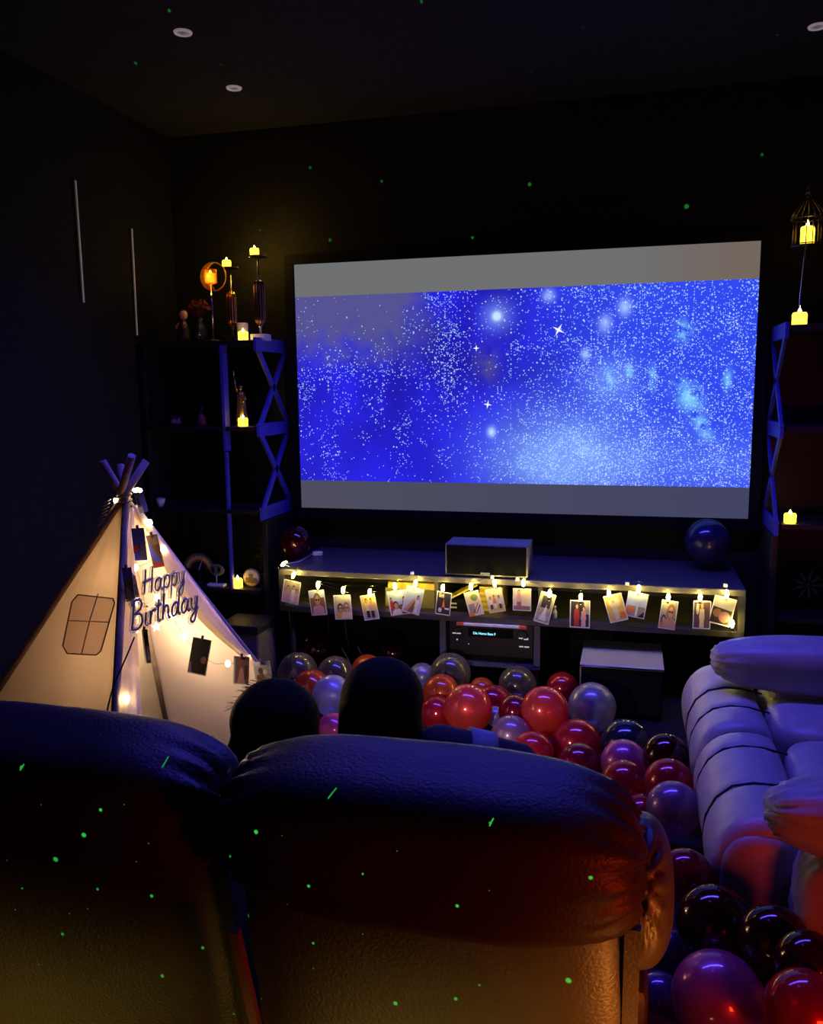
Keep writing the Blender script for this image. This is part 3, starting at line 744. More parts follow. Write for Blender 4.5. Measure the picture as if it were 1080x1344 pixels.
# ------------------------------------------------------------------ printed photos
PAL = dict(w=(.80,.78,.76), s=(.50,.62,.82), p=(.72,.40,.42), r=(.50,.05,.05), k=(.03,.025,.03), b=(.24,.12,.07), t=(.60,.35,.23), y=(.72,.52,.12),
           g=(.20,.28,.08), o=(.36,.33,.26), u=(.10,.12,.95), d=(.13,.07,.09), c=(.80,.68,.46), a=(.45,.43,.45), m=(.30,.14,.17), v=(.25,.18,.42), x=(.80,.22,.06))
PKEYS = list(PAL); PM = [pbr('print_'+k_, v_, .35, var=.05) for k_, v_ in PAL.items()]
def photo_mesh(w, h, spec):
    """a print with a plain border; its picture is a handful of flat printed shapes"""
    mb = MB(); mb.mi = 0
    mb.bx(-w/2, w/2, -.0004, .0004, -h, 0)
    lay = 0
    for it in spec:
        k = it[0]; mb.mi = PKEYS.index(it[1]); lay += 1; yy = -.0005-.00006*lay
        P = lambda u, v: (-w/2+w*u, yy, -h+h*v)
        if k == 'r':
            u0, v0, u1, v1 = it[2:]; mb.poly([P(u0, v0), P(u1, v0), P(u1, v1), P(u0, v1)])
        elif k == 'e':
            cu_, cv, ru, rv = it[2:]; mb.poly([P(cu_+ru*math.cos(2*PI*i/16), cv+rv*math.sin(2*PI*i/16)) for i in range(16)])
        else: mb.poly([P(*q) for q in it[2]])
    me = bpy.data.meshes.new('photo_print'); mb.bm.to_mesh(me); mb.bm.free()
    for m_ in PM: me.materials.append(m_)
    return me
def fig(u, v, s_, shirt, hair='k', skin='t', legs=None):
    """a small standing figure printed with its feet at u, v"""
    f = [('p', shirt, [(u-.16*s_, v+.30*s_), (u+.16*s_, v+.30*s_), (u+.12*s_, v+.66*s_), (u-.12*s_, v+.66*s_)])]
    f.append(('p', legs or shirt, [(u-.13*s_, v), (u+.13*s_, v), (u+.12*s_, v+.32*s_), (u-.12*s_, v+.32*s_)]))
    f += [('e', hair, u, v+.78*s_, .095*s_, .13*s_), ('e', skin, u+.01*s_, v+.75*s_, .065*s_, .09*s_)]
    return f
def bust(u, v, s_, shirt, hair='k', skin='t', glasses=False):
    f = [('p', shirt, [(u-.42*s_, v), (u+.42*s_, v), (u+.34*s_, v+.30*s_), (u+.10*s_, v+.40*s_), (u-.10*s_, v+.40*s_), (u-.34*s_, v+.30*s_)]),
         ('e', hair, u, v+.62*s_, .24*s_, .28*s_), ('e', skin, u+.01, v+.57*s_, .17*s_, .21*s_)]
    if glasses: f += [('e', 'k', u-.07*s_, v+.60*s_, .065*s_, .045*s_), ('e', 'k', u+.09*s_, v+.60*s_, .065*s_, .045*s_)]
    return f
B = lambda k_: [('r', k_, .05, .04, .95, .96)]
def photo(px, py, wpx, hpx, roll, spec, label, group, yv=None, plane=None, yaw=0, push=0):
    c = at(px, py, Y=yv) if plane is None else on_plane(px, py, *plane)+plane[1]*push
    D = (c-CAM).dot(cf); w, h = wpx*D/FPX, hpx*D/FPX
    o = bpy.data.objects.new('photo_print', photo_mesh(w, h, spec)); COL.objects.link(o)
    e = Euler((0, R(roll), R(yaw)), 'XYZ'); 
    q = Euler((0, 0, R(yaw))).to_matrix() @ Euler((0, R(roll), 0)).to_matrix()
    o.rotation_euler = q.to_euler()
    o.location = c+q @ Vector((0, 0, h/2))
    return tag(o, label, 'photo', group), c, q, h

G1 = 'photos clipped along the console'
garland = [
 (382,777,24,31,10, B('o')+[('r','p',.05,.04,.95,.5)]+fig(.3,.05,.8,'p')+fig(.62,.05,.85,'w')+fig(.82,.05,.7,'p'), 'photo of a group in pale pink, first on the clip garland by the bookcase'),
 (417,791,22,34,-7, B('s')+[('r','b',.05,.04,.95,.7)]+bust(.5,.04,.95,'p','b','t',True), 'photo of a woman in sunglasses and pink top on the clip garland'),
 (450,797,24,33,-4, B('a')+bust(.35,.04,.7,'y','k','t',True)+bust(.7,.04,.75,'c','b','t',True), 'photo of two heads leaning together on a grey background, on the clip garland'),
 (485,797,21,34,-11, B('y')+[('r','a',.05,.04,.95,.35)]+fig(.35,.1,.85,'c','k','t','k')+fig(.65,.08,.85,'p','k','t','k'), 'yellowish photo of a standing couple in dark trousers on the clip garland'),
 (523,791,27,33,-10, B('s')+[('p','b',[(.05,.3),(.95,.5),(.95,.04),(.05,.04)])]+bust(.35,.04,.6,'w')+fig(.15,.2,.6,'r')+fig(.8,.1,.7,'d'), 'photo of several people under pale sky, overlapped by the steeper sky photo'),
 (542,788,24,36,13, B('s')+[('p','t',[(.05,.04),(.5,.55),(.7,.5),(.4,.04)]),('p','b',[(.3,.04),(.6,.5),(.75,.4),(.6,.04)])]+fig(.75,.06,.75,'w','k'), 'tilted pale sky photo overlapping the group photo below the flat yellow box'),
 (582,792,20,31,6, B('k')+[('r','o',.15,.75,.5,.93),('p','x',[(.4,.3),(.6,.35),(.5,.7)]),('e','w',.3,.2,.12,.1),('r','w',.6,.25,.9,.32)], 'darkest photo on the clip garland, above the edge of the receiver bay'),
 (622,792,20,33,-15, B('c')+[('e','g',.6,.75,.25,.15),('r','o',.1,.1,.5,.5),('p','k',[(.3,.1),(.35,.1),(.8,.5),(.75,.5)]),('p','k',[(.5,.1),(.56,.1),(.9,.38),(.86,.42)]),('p','x',[(.02,.0),(.4,.0),(.3,.16),(.02,.2)])], 'steeply tilted photo with an orange lower corner above the receiver'),
 (650,788,22,32,-12, B('c')+[('r','y',.05,.04,.95,.3)]+fig(.22,.15,.6,'w','b','t','k')+fig(.45,.18,.62,'x','k','t','w')+fig(.75,.14,.62,'w','k','t','k'), 'pale photo of people dancing, in front of the yellow ribbed box'),
 (685,787,24,30,0, B('c')+[('r','m',.05,.04,.95,.22)]+fig(.34,.1,.95,'p','b','t','m'), 'sepia photo of one woman in a long pink dress on the clip garland'),
 (715,798,20,42,14, B('o')+[('r','k',.2,.5,.8,.9),('r','a',.05,.15,.95,.25),('p','w',[(.25,.1),(.75,.08),(.6,.45),(.5,.45)])]+fig(.56,.2,.5,'w','k','t','w'), 'dark tilted photo of a bride in a white gown on the clip garland'),
 (761,806,26,37,0, B('k')+[('r','o',.7,.5,.95,.96)]+fig(.34,.05,.95,'r','k','t','r')+fig(.68,.05,.85,'p','k','t','p'), 'photo of a couple in red shirt and pale dress on black background'),
 (808,798,24,37,-16, B('y')+[('e','c',.5,.7,.3,.2),('p','x',[(.6,.1),(.95,.08),(.95,.3),(.7,.35)])]+fig(.45,.08,.95,'c','b','t','c'), 'golden yellow tilted photo of a standing figure on the clip garland'),
 (835,794,26,34,9, B('s')+[('r','o',.05,.04,.95,.45),('p','x',[(.05,.15),(.45,.2),(.4,.42),(.05,.38)]),('p','w',[(.5,.05),(.62,.05),(.6,.5),(.52,.5)]),('p','k',[(.65,.04),(.95,.04),(.95,.3)])], 'pale photo with a sky upper half and orange patch, touching the golden photo'),
 (877,807,21,39,6, B('o')+[('r','b',.05,.04,.95,.4)]+bust(.25,.04,.5,'x')+bust(.62,.04,.95,'t','b','t',True), 'photo of a bearded man in sunglasses above the glossy subwoofer side'),
 (921,807,22,38,0, B('d')+[('e','c',.25,.7,.08,.2)]+fig(.5,.05,1.0,'c','b','t','c'), 'dark photo of a woman in a long golden gown beside the sofa headrest'),
 (948,802,28,38,12, B('k')+[('p','a',[(.05,.62),(.95,.55),(.95,.96),(.05,.96)]),('e','b',.3,.4,.2,.15),('e','m',.65,.3,.25,.2)], 'dark tilted photo with a grey upper band, last on the clip garland'),
]
for (px, py, w_, h_, ro, sp_, lb) in garland:
    photo(px, py, w_, h_, ro, sp_, lb, G1, yv=-.606-(.004 if px in (542, 808) else 0))
gl = thing('clip_string_light', 'string of lit clip lights with photos hung along the console front', 'string lights', (0, -.60, .55))
wpx = [(362,750),(372,741),(392,747),(417,762),(450,769),(485,770),(518,763),(541,754),(560,759),(581,764),(618,765),(646,756),(660,754),(668,759),(676,757),(687,760),(719,772),(762,775),(799,770),(819,763),(838,763),(877,775),(919,776),(952,769),(961,790),(961,812)]
part('wire', MB().tube([at(a, b, Y=-.598-(.012 if b < 757 else 0)) for a, b in wpx], .0016, 6), M_wire, gl)
part('wire', MB().tube([at(a, b, Y=-.592) for a, b in ((392,752),(420,766),(460,779),(500,776),(560,774),(600,781))], .001, 5), M_wire, gl)
for (px, py, tl) in ((372,740,50),(385,755,25),(417,768,0),(450,775,0),(485,778,0),(518,770,-8),(545,766,10),(581,772,0),(618,770,0),(649,766,-12),(687,765,0),(721,779,5),(762,784,0),(799,779,-4),(838,773,4),(877,784,3),(919,784,0),(954,780,5),(961,819,0)):
    c = at(px, py, Y=-.626); e = Euler((0, R(tl), 0)).to_matrix()
    part('bulb', MB().ball(c, (.0085, .006, .019), 10, 8, rot=e), M_bulb, gl)
    cl = MB()
    for s_ in (-.0085, .0195): cl.box(c+e @ Vector((0, s_, -.008)), (.012, .003, .05), rot=e, bev=.001)
    part('clip', cl, M_wire, gl)
for px, py in ((541,752),(646,757),(679,760),(823,766),(952,768)):
    c = at(px, py, Y=-.603); part('hook', MB().box(c, (.016, .012, .016), bev=.002), M_white, gl)

# ------------------------------------------------------------------ teepee
TA, TB, TC, TD, TT = Vector((-1.80, -2.30, 0)), Vector((-.85, -2.55, 0)), Vector((-.37, -1.68, 0)), Vector((-1.28, -1.45, 0)), Vector((-1.085, -1.98, 1.13))
tent = thing('teepee', 'cream cotton play teepee with wooden poles, lit from inside by string lights', 'tent', (-1.08, -2.0, 0))
def panel(a, b, name, t0=.0, billow=.02, lab=None):
    """one canvas side between two pole feet, slightly billowed and folded near the knot"""
    nrm = (b-a).cross(TT-a).normalized(); n, rows = 22, 26; rings = []
    if nrm.dot((a+b)/2-Vector((-1.08, -2, 0))) < 0: nrm = -nrm
    for j in range(rows+1):
        t = t0+(1-t0-.02)*j/rows; row = []
        for i in range(n+1):
            s_ = i/n; p = (a.lerp(b, s_)).lerp(TT, t)
            fold = .012*math.sin(s_*PI*7)*max(0, t-.45)**1.3*3*(1-t)
            f = -billow*math.sin(s_*PI)*math.sin(min(1, t*1.4)*PI)+fold+.006*mnoise.noise(p*5)*math.sin(s_*PI)
            row.append(p+nrm*f)
        rings.append(row)
    mb = MB(); mb.rings(rings, close=False, caps=False)
    o = part(name, mb, M_canvas, tent)
    md = o.modifiers.new('cloth', 'SOLIDIFY'); md.thickness = .0015; md.offset = 0
    return nrm
nAB = panel(TA, TB, 'canvas_panel'); panel(TC, TD, 'canvas_panel'); panel(TD, TA, 'canvas_panel')
nBC = (TC-TB).cross(TT-TB).normalized()
if nBC.dot(Vector((1, -1, 0))) < 0: nBC = -nBC
PBC = (TB, nBC); PAB = (TB, nAB)
def flap(outer, hem, name, k=.02):
    n = len(outer); rings = []
    for i in range(n):
        a, b = on_plane(*outer[i], *PBC), on_plane(*hem[i], *PBC)
        rings.append([a.lerp(b, j/8)+nBC*(.004+k*math.sin(j/8*PI)*math.sin(i/(n-1)*PI)+.007*math.sin(j*1.9+i*.6)*(i/(n-1))) for j in range(9)])
    mb = MB(); mb.rings(rings, close=False, caps=False)
    o = part(name, mb, M_canvas, tent); md = o.modifiers.new('cloth', 'SOLIDIFY'); md.thickness = .002; md.offset = 0
    subsurf(o, 1)
oC = lambda t: (172+ (460-172)*t, 653+(1036-653)*t)
flap([oC(t) for t in (.02,.12,.2,.28,.36,.44,.5,.56,.605)], [(176,664),(186,690),(200,716),(214,745),(230,775),(250,805),(285,838),(315,862),(345,886)], 'door_flap')
flap([oC(t) for t in (.595,.66,.74,.82,.9,.99)], [(343,888),(358,912),(385,945),(410,975),(430,1000),(440,1030)], 'door_flap', .01)
flap([(171,665),(168,700),(163,760),(158,830),(153,930),(140,1150)], [(176,665),(176,700),(176,760),(180,830),(187,930),(190,1130)], 'door_flap', .01)
# poles: each foot to the crossing, then on past it
for foot, top in ((TA, (192,605)), (TB, (158,611)), (TC, (134,605)), (TD, (173,598))):
    d = (TT-foot); off = Vector((d.y, -d.x, 0)).normalized()*.012
    tip = at(*top, D=(TT+d*.14-CAM).dot(cf)); kn = TT+off
    part('pole', MB().tube([foot, foot.lerp(kn, .5), kn, tip], [.0135, .0135, .0135, .0135], 14), M_pole, tent)
part('knot_cord', MB().tube([TT+Vector((.028*math.cos(a), .028*math.sin(a), -.03+.0032*a)) for a in [i*.35 for i in range(46)]], .004, 6), M_rope, tent)
fr_ = MB()
for k in range(7):
    a = at(146-k*1.5, 655+k*5, D=(TT-CAM).dot(cf)-.02); fr_.tube([a, a+Vector((-.02, -.01, -.012))], .002, 5)
part('fringe', fr_, M_canvas, tent)
# stitched window on the side panel
wc = [(104,781),(150,786),(152,792),(134,855),(128,860),(90,858),(84,848),(96,790)]
W_ = []
for i in range(len(wc)):
    a, b = wc[i], wc[(i+1) % len(wc)]
    for k in range(5): W_.append((a[0]+(b[0]-a[0])*k/5, a[1]+(b[1]-a[1])*k/5))
wp = [on_plane(x, y, *PAB)+nAB*.006 for x, y in W_]
part('window_pane', MB().prism([p+nAB*.0 for p in wp], nAB*.001), M_sheer, tent)
part('window_trim', MB().tube(wp+[wp[0]], .0024, 6).tube([on_plane(x, y, *PAB)+nAB*.008 for x, y in ((131,780),(120,815),(109,860))], .0018, 6).tube([on_plane(x, y, *PAB)+nAB*.008 for x, y in ((92,815),(120,816),(145,817))], .0018, 6), M_rope, tent)

# string lights on the teepee
tl = thing('string_light', 'warm string of small bulbs and stars wound through the teepee opening', 'string lights', TT+Vector((0, 0, -.05)))
bp_ = [(177,646,.02),(158,659,.02),(193,688,.02),(186,700,.0),(211,723,.02),(183,742,-.03),(180,790,-.02),(225,808,.0),(213,781,-.04),(271,861,-.03),(299,871,.0),(326,863,.0),(163,918,.02),(176,880,-.03)]
bw_ = []
for i, (px, py, of) in enumerate(bp_):
    pl = PBC if px != 158 else PAB
    c = on_plane(px, py, *pl)+pl[1]*of; bw_.append(c)
    part('bulb', MB().ball(c, (.009, .009, .012) if i not in (0, 7) else (.02, .009, .009), 10, 8), M_tbulb, tl)
for px, py in ((241,835),(204,823)):
    c = on_plane(px, py, *PBC)+nBC*.005; ax = Vector((nBC.y, -nBC.x, 0)).normalized()*-1
    part('star', MB().prism([c+ax*(.016 if k % 2 == 0 else .007)*math.sin(PI*k/5)+Vector((0, 0, 1))*(.016 if k % 2 == 0 else .007)*math.cos(PI*k/5) for k in range(10)], nBC*.005), M_star, tl)
order = [1, 0, 2, 3, 4, 5, 6, 8, 7, 9, 10, 11]
wpt = []
for a, b in zip(order, order[1:]):
    p, q = bw_[a], bw_[b]; wpt += [p, p.lerp(q, .5)+Vector((0, 0, -.012))]
part('wire', MB().tube(wpt+[bw_[11]], .0012, 5), M_wire, tl)
part('wire', MB().tube([bw_[5], bw_[13], bw_[12]], .0012, 5), M_wire, tl)
part('black_lead', MB().tube([on_plane(x, y, *PBC)+nBC*.02 for x, y in ((173,838),(166,855),(155,880),(146,900),(139,925),(132,960))], .0028, 6), M_blackp, tl)

# photos on the teepee
G2 = 'photos hung on the teepee'
tent_ph = [
 (180,665,12,24,-14, [('r','u',.0,.0,1,1),('r','a',.0,.0,.5,.35),('r','k',.1,.45,.35,.9)], 'small blue photo hung highest under the teepee poles'),
 (177,718,17,43,-3, [('r','u',0,0,1,1),('p','r',[(0,.2),(.45,.35),(.4,.5),(0,.5)]),('p','v',[(.5,.05),(1,.1),(1,.5),(.6,.6)])], 'bright blue photo with a red patch above the birthday lettering'),
 (198,727,15,44,-10, [('r','b',0,0,1,1),('p','u',[(0,.35),(0,.85),(.9,.12),(.7,.05)]),('r','r',.1,.02,.95,.16),('r','o',.5,.7,.95,.95)], 'brown photo crossed by a blue streak, beside the bright blue photo on the teepee'),
 (163,771,13,47,-4, [('r','d',0,0,1,1),('r','u',0,.66,1,1),('p','v',[(.2,.02),(.7,.02),(.7,.3),(.2,.5)])], 'narrow photo with blue upper third, hung on the teepee pole'),
 (173,772,9,30,-8, [('r','m',0,0,1,1),('r','k',.1,.1,.9,.6)], 'narrow dark brown photo behind the blue-topped one on the teepee pole'),
 (186,851,8,46,-3, [('r','k',0,0,1,1),('r','w',0,0,.25,1),('r','v',.5,.1,.9,.5)], 'photo seen almost edge-on below the birthday lettering'),
 (258,863,25,50,12, [('r','k',.02,.03,.95,.98),('p','v',[(.03,.03),(.22,.03),(.12,.3),(.03,.35)]),('e','m',.75,.42,.16,.10),('e','x',.8,.47,.05,.04)], 'large black photo hung inside the teepee opening beside a star light'),
 (310,882,21,38,4, [('r','m',.05,.03,.98,.98),('p','p',[(.25,.03),(.75,.03),(.6,.55),(.5,.62),(.42,.55)]),('r','d',.7,.2,.9,.7),('r','s',.03,.03,.12,.9)], 'mauve photo of a figure in a pink gown near the teepee tie-back'),
 (338,886,23,32,-6, [('r','a',.03,.03,.97,.97),('r','s',.03,.85,.97,.97),('p','b',[(.1,.1),(.6,.05),(.55,.5),(.15,.45)]),('e','d',.4,.62,.14,.14),('e','w',.65,.55,.12,.12),('p','a',[(.55,.1),(.95,.12),(.85,.5),(.6,.45)])], 'photo of two people, lowest and outermost on the teepee flap'),
]
for (px, py, w_, h_, ro, sp_, lb) in tent_ph:
    o, c, q, h = photo(px, py, w_, h_, ro, [('r','w',0,0,1,1)]+sp_, lb, G2, plane=PBC, yaw=12, push=.035 if px not in (173, 258) else .02)
    pk = MB().box((0, -.002, 0), (.008, .008, .022), bev=.001)
    part('peg', pk, M_rope, o, world=False)

# HAPPY BIRTHDAY lettering
sg = thing('birthday_sign', 'clear acrylic sign reading Happy Birthday in silver mirror script on the teepee', 'sign', on_plane(200, 800, *PBC)+nBC*.07)
GL = dict(H=(.62, [[(.1,1),(.06,.5),(0,0)], [(.5,1.05),(.46,.5),(.42,0)], [(-.05,.45),(.25,.52),(.55,.55)]]),
  a=(.5, [[(.36,.42),(.25,.5),(.08,.4),(.03,.15),(.12,0),(.27,.1),(.36,.42)], [(.37,.48),(.34,.15),(.40,0),(.48,.08)]]),
  p=(.46, [[(.08,.5),(.04,.1),(-.02,-.48)], [(.06,.3),(.18,.5),(.34,.45),(.36,.2),(.22,0),(.08,.08)]]),
  y=(.48, [[(.05,.5),(.05,.2),(.15,.02),(.28,.12),(.36,.48)], [(.37,.5),(.33,0),(.22,-.42),(.05,-.45),(.02,-.3),(.2,-.1),(.42,.05)]]),
  B=(.62, [[(.1,1),(.06,.5),(0,0)], [(-.05,.9),(.2,1.05),(.45,.95),(.42,.7),(.15,.55),(.42,.48),(.5,.2),(.3,-.02),(0,.02)]]),
  i=(.24, [[(.06,.5),(.03,.12),(.1,0),(.18,.06)], [(.09,.68),(.105,.73)]]),
  r=(.32, [[(.05,.5),(.03,.2),(.03,0)], [(.04,.25),(.12,.45),(.24,.5),(.3,.44)]]),
  t=(.30, [[(.12,.85),(.08,.15),(.15,0),(.24,.05)], [(0,.58),(.13,.6),(.26,.62)]]),
  h=(.46, [[(.1,1),(.05,.5),(.02,0)], [(.04,.25),(.15,.48),(.28,.45),(.3,.12),(.36,0),(.42,.06)]]),
  d=(.5, [[(.34,.4),(.22,.5),(.06,.38),(.03,.12),(.12,0),(.26,.1),(.34,.4)], [(.42,1),(.36,.3),(.38,.02),(.47,.06)]]))
def spline(ps, n=5):
    ps = [Vector((*p, 0)) for p in ps]; out = []
    for k in range(len(ps)-1):
        a, b, c, d = ps[max(k-1, 0)], ps[k], ps[k+1], ps[min(k+2, len(ps)-1)]
        for j in range(n):
            t = j/n; out.append(.5*((2*b)+(c-a)*t+(2*a-5*b+4*c-d)*t*t+(3*b-a-3*c+d)*t**3))
    return out+[ps[-1]]
def script(txt, r):
    mb = MB(); x = 0
    for ch in txt:
        adv, st = GL[ch]
        for q in st: mb.tube([(p.x+x+p.y*.18, p.y, 0) for p in spline(q)], r, 8)
        x += adv
    return mb, x
def word(txt, p0, p1, hpx):
    a, b = on_plane(*p0, *PBC)+nBC*.07, on_plane(*p1, *PBC)+nBC*.07
    D = (a-CAM).dot(cf); hh = hpx*D/FPX
    ax = (b-a).normalized(); up = (Vector((0, 0, 1))-ax*ax.z).normalized()
    for r, nm, mt, o in ((.052, 'mirror_word', M_mirror, 0), (.115, 'acrylic_backing', M_acryl, -.007)):
        mb, wid = script(txt, r); me = mb.mesh(nm, mt)
        me.transform(Matrix.Diagonal(((b-a).length/wid, hh, .045, 1)))
        place_text(me, a+nBC*o, ax, up); link(nm, me, sg)
word('Happy', (177,787), (232,770), 33); word('Birthday', (161,833), (249,803), 36)

# ------------------------------------------------------------------ leather cushions
def pnorm(r, n, wr=0, seed=0, ends=0, axis=0):
    """rounded-box cushion; wr puckers the leather, more so towards the ends of one axis"""
    def fn(d, p):
        s_ = (abs(d.x)**n+abs(d.y)**n+abs(d.z)**n)**(-1/n)
        u = Vector((d.x*s_, d.y*s_, d.z*s_)); q = Vector((u.x*r[0], u.y*r[1], u.z*r[2]))
        if wr:
            e = abs(u[axis]); a = [i for i in (0, 1, 2) if i != axis]
            th = math.atan2(u[a[1]], u[a[0]])
            k = ends*max(0, e-.72)*math.sin(th*13+seed)*.9+wr*mnoise.noise(q*9+Vector((seed, 0, 0)))
            q = q*(1+k)
        return q
    return fn
def cushion(name, c, r, n, mat, parent, rot=None, wr=.015, seed=0, ends=.12, axis=0, u=64, v=40, label=None):
    return part(name, MB().ball(c, (1, 1, 1), u, v, rot=rot, fn=pnorm(r, n, wr, seed, ends, axis)), mat, parent, label=label)
def recliner(x0, x1, yc, ztop, lab, arm, seed):
    xc, hw = (x0+x1)/2, (x1-x0)/2
    t = thing('recliner', lab, 'recliner', (xc, yc+.35, 0))
    tilt = Matrix.Rotation(R(11), 3, 'X')
    cushion('headrest', (xc, yc, ztop-.118), (hw, .115, .118), 3.4, M_leather2, t, rot=tilt, seed=seed, ends=.16)
    cushion('back_shell', (xc, yc+.085, ztop-.46), (hw-.012, .085, .40), 5.5, M_leather2, t, rot=tilt, wr=.006, seed=seed+2, ends=.03)
    part('frame_trim', MB().bar((x0+.012, yc-.035, ztop-.30), (x0+.012, yc+.11, ztop-.82), .012, .016, up=(1,0,0)), M_trim, t)
    part('frame_trim', MB().bar((x1-.008, yc-.03, ztop-.20), (x1-.008, yc+.11, ztop-.82), .012, .022, up=(1,0,0)), M_leather2, t)
    cushion('seat', (xc, yc+.335, .37), (hw-.03, .17, .10), 4.5, M_leather2, t, seed=seed+3, ends=.03)
    cushion('footrest', (xc, yc+.475, .22), (hw-.03, .04, .16), 4, M_leather2, t, seed=seed+4, ends=.03)
    part('base', MB().bx(x0+.02, x1-.02, yc+.10, yc+.44, .03, .28, .02), M_leather2, t)
    for s_ in ((1,) if arm > 0 else (-1,)):
        ax = xc+s_*(hw+.005)
        cushion('armrest', (ax, yc+.265, .64), (.058, .17, .125), 2.4, M_leather2, t, rot=Matrix.Rotation(R(-32), 3, 'X'), seed=seed+5, ends=.35, axis=1, wr=.02)
        part('arm_panel', MB().bx(ax-.035, ax+.02, yc+.19, yc+.48, .03, .50, .02), M_leather2, t)
    for dx in (-1, 1):
        for yy in (yc+.16, yc+.42): part('foot', MB().lathe([(.018, 0), (.022, .035)], (xc+dx*(hw-.08), yy, 0), 12), M_blackp, t)
    return t
recliner(.035, .655, -3.42, .963, 'dark brown leather recliner seen from behind, wide padded headrest, armrest beside the balloons', 1, 1.3)
recliner(-.72, .012, -3.38, .944, 'dark brown leather recliner seen from behind in front of the teepee', -1, 4.1)

# the two-seat sofa along the wall, facing the balloons
sofa = thing('reclining_sofa', 'taupe leather two-seat reclining sofa with padded arms and rolled front, beside the balloons', 'sofa', (1.4, -2.05, 0))
prof = [(1.10,.425),(1.03,.440),(.97,.440),(.915,.425),(.872,.385),(.848,.330),(.842,.275),(.852,.215),(.885,.165),(.94,.140),(1.02,.135),(1.10,.15)]
def chaise(y0, y1, seams):
    cx_, cz_ = .99, .29; rings = []; ys = []
    N = 40
    for i in range(N+1):
        y = y0+(y1-y0)*i/N; ys.append(y)
    for s_ in seams: ys += [s_-.004, s_, s_+.004]
    ys = sorted(ys)
    for y in ys:
        e = min(y-y0, y1-y); k = 1-.20*max(0, 1-e/.045)**2.2
        for s_ in seams: k -= .045*math.exp(-((y-s_)/.010)**2)
        k += .012*math.sin((y-y0)/(y1-y0)*PI*3)
        rings.append([Vector((cx_+(a-cx_)*k, y, cz_+(b-cz_)*k)) for a, b in prof])
    mb = MB(); mb.rings(rings); o = part('chaise_pad', mb, M_leather, sofa); subsurf(o, 1)
    for s_ in seams: part('seam', MB().tube([Vector((cx_+(a-cx_)*.962, s_, cz_+(b-cz_)*.962)) for a, b in prof], .0035, 6), M_seam, o)
YS = lambda px, py: at(px, py, Z=.43).y
ymid = YS(962, 957)
chaise(YS(997, 1085), ymid-.004, [YS(963, 980), YS(963, 1027)])
chaise(ymid+.004, YS(915, 868), [YS(928, 902), YS(944, 927)])
ya, yb = YS(997, 1085), YS(915, 868)
for k, (a, b) in enumerate(((ya+.03, ymid-.004), (ymid+.004, yb-.1))):
    cushion('seat', (1.42, (a+b)/2, .34), (.33, (b-a)/2, .105), 6, M_leather, sofa, seed=k*3+.5, ends=.03, axis=1, wr=.008)
    cushion('back_cushion', (1.84, (a+b)/2, .70), (.11, (b-a)/2, .28), 4, M_leather, sofa, seed=k+7, ends=.04, axis=1)
part('base', MB().bx(.99, 1.93, ya+.02, yb-.03, .04, .23, .015), M_leather, sofa)
FY = at(1010, 826, Z=.62).y
NY = (at(1040, 1013, Z=.61).y+at(1060, 1062, Z=.55).y)/2
cushion('armrest', (1.42, FY-.13, .535), (.49, .125, .095), 3.0, M_leather, sofa, seed=2.2, ends=.10, wr=.015)
part('arm_panel', MB().bx(1.12, 1.93, FY-.21, FY-.02, .04, .46, .02), M_leather, sofa)
cushion('armrest', (1.45, NY, .525), (.49, .125, .095), 3.0, M_leather, sofa, seed=5.2, ends=.12, wr=.015)
cushion('arm_panel', (1.47, NY-.01, .24), (.45, .10, .23), 6, M_leather, sofa, seed=3.3, ends=.03)
cushion('end_roll', (.975, ya+.012, .285), (.105, .035, .118), 2.6, M_leather, sofa, ends=0, wr=.01, u=32, v=20)
for x in (1.05, 1.85):
    for y in (ya+.1, yb-.1): part('foot', MB().lathe([(.02, 0), (.024, .045)], (x, y, 0), 12), M_blackp, sofa)

# ------------------------------------------------------------------ people
def fuse(name, mb, mat, parent, vox=.008, sm=6):
    """melt overlapping shapes into one continuous skin"""
    me = mb.mesh(name, mat); o = bpy.data.objects.new(name, me); COL.objects.link(o)
    r_ = o.modifiers.new('r', 'REMESH'); r_.mode = 'VOXEL'; r_.voxel_size = vox; r_.use_smooth_shade = True
    s_ = o.modifiers.new('s', 'SMOOTH'); s_.iterations = sm; s_.factor = .5
    dg = bpy.context.evaluated_depsgraph_get(); me2 = bpy.data.meshes.new_from_object(o.evaluated_get(dg)); me2.name = name
    me2.materials.clear(); me2.materials.append(mat)
    bpy.data.objects.remove(o); return link(name, me2, parent, world=False)
def limb(mb, pts, rs):
    pp = [Vector(p) for p in pts]; mb.tube(pp, rs, 14)
    for p, r_ in zip(pp, rs): mb.ball(p, r_, 14, 10)
def hand(mb, w, d, side):
    """palm, four unequal curled fingers and a thumb leaving the side of the palm"""
    d = Vector(d).normalized(); up = Vector((0, 0, 1)); sx = d.cross(up).normalized()*side; up = sx.cross(d)*side
    w = Vector(w); rot = Matrix((sx, d, up)).transposed()
    mb.ball(w+d*.045, (.040, .048, .015), 14, 8, rot=rot)
    for i, (off, ln) in enumerate(((-.030, .062), (-.010, .072), (.010, .067), (.029, .052))):
        b = w+d*.082+sx*off
        limb(mb, [b, b+d*ln*.45-up*.006, b+d*ln*.78-up*.020, b+d*ln*.95-up*.036], [.0095, .0088, .008, .007])
    b = w+d*.02-sx*.034
    limb(mb, [b, b-sx*.022+d*.022, b-sx*.028+d*.046-up*.008, b-sx*.024+d*.064-up*.014], [.012, .011, .0095, .008])
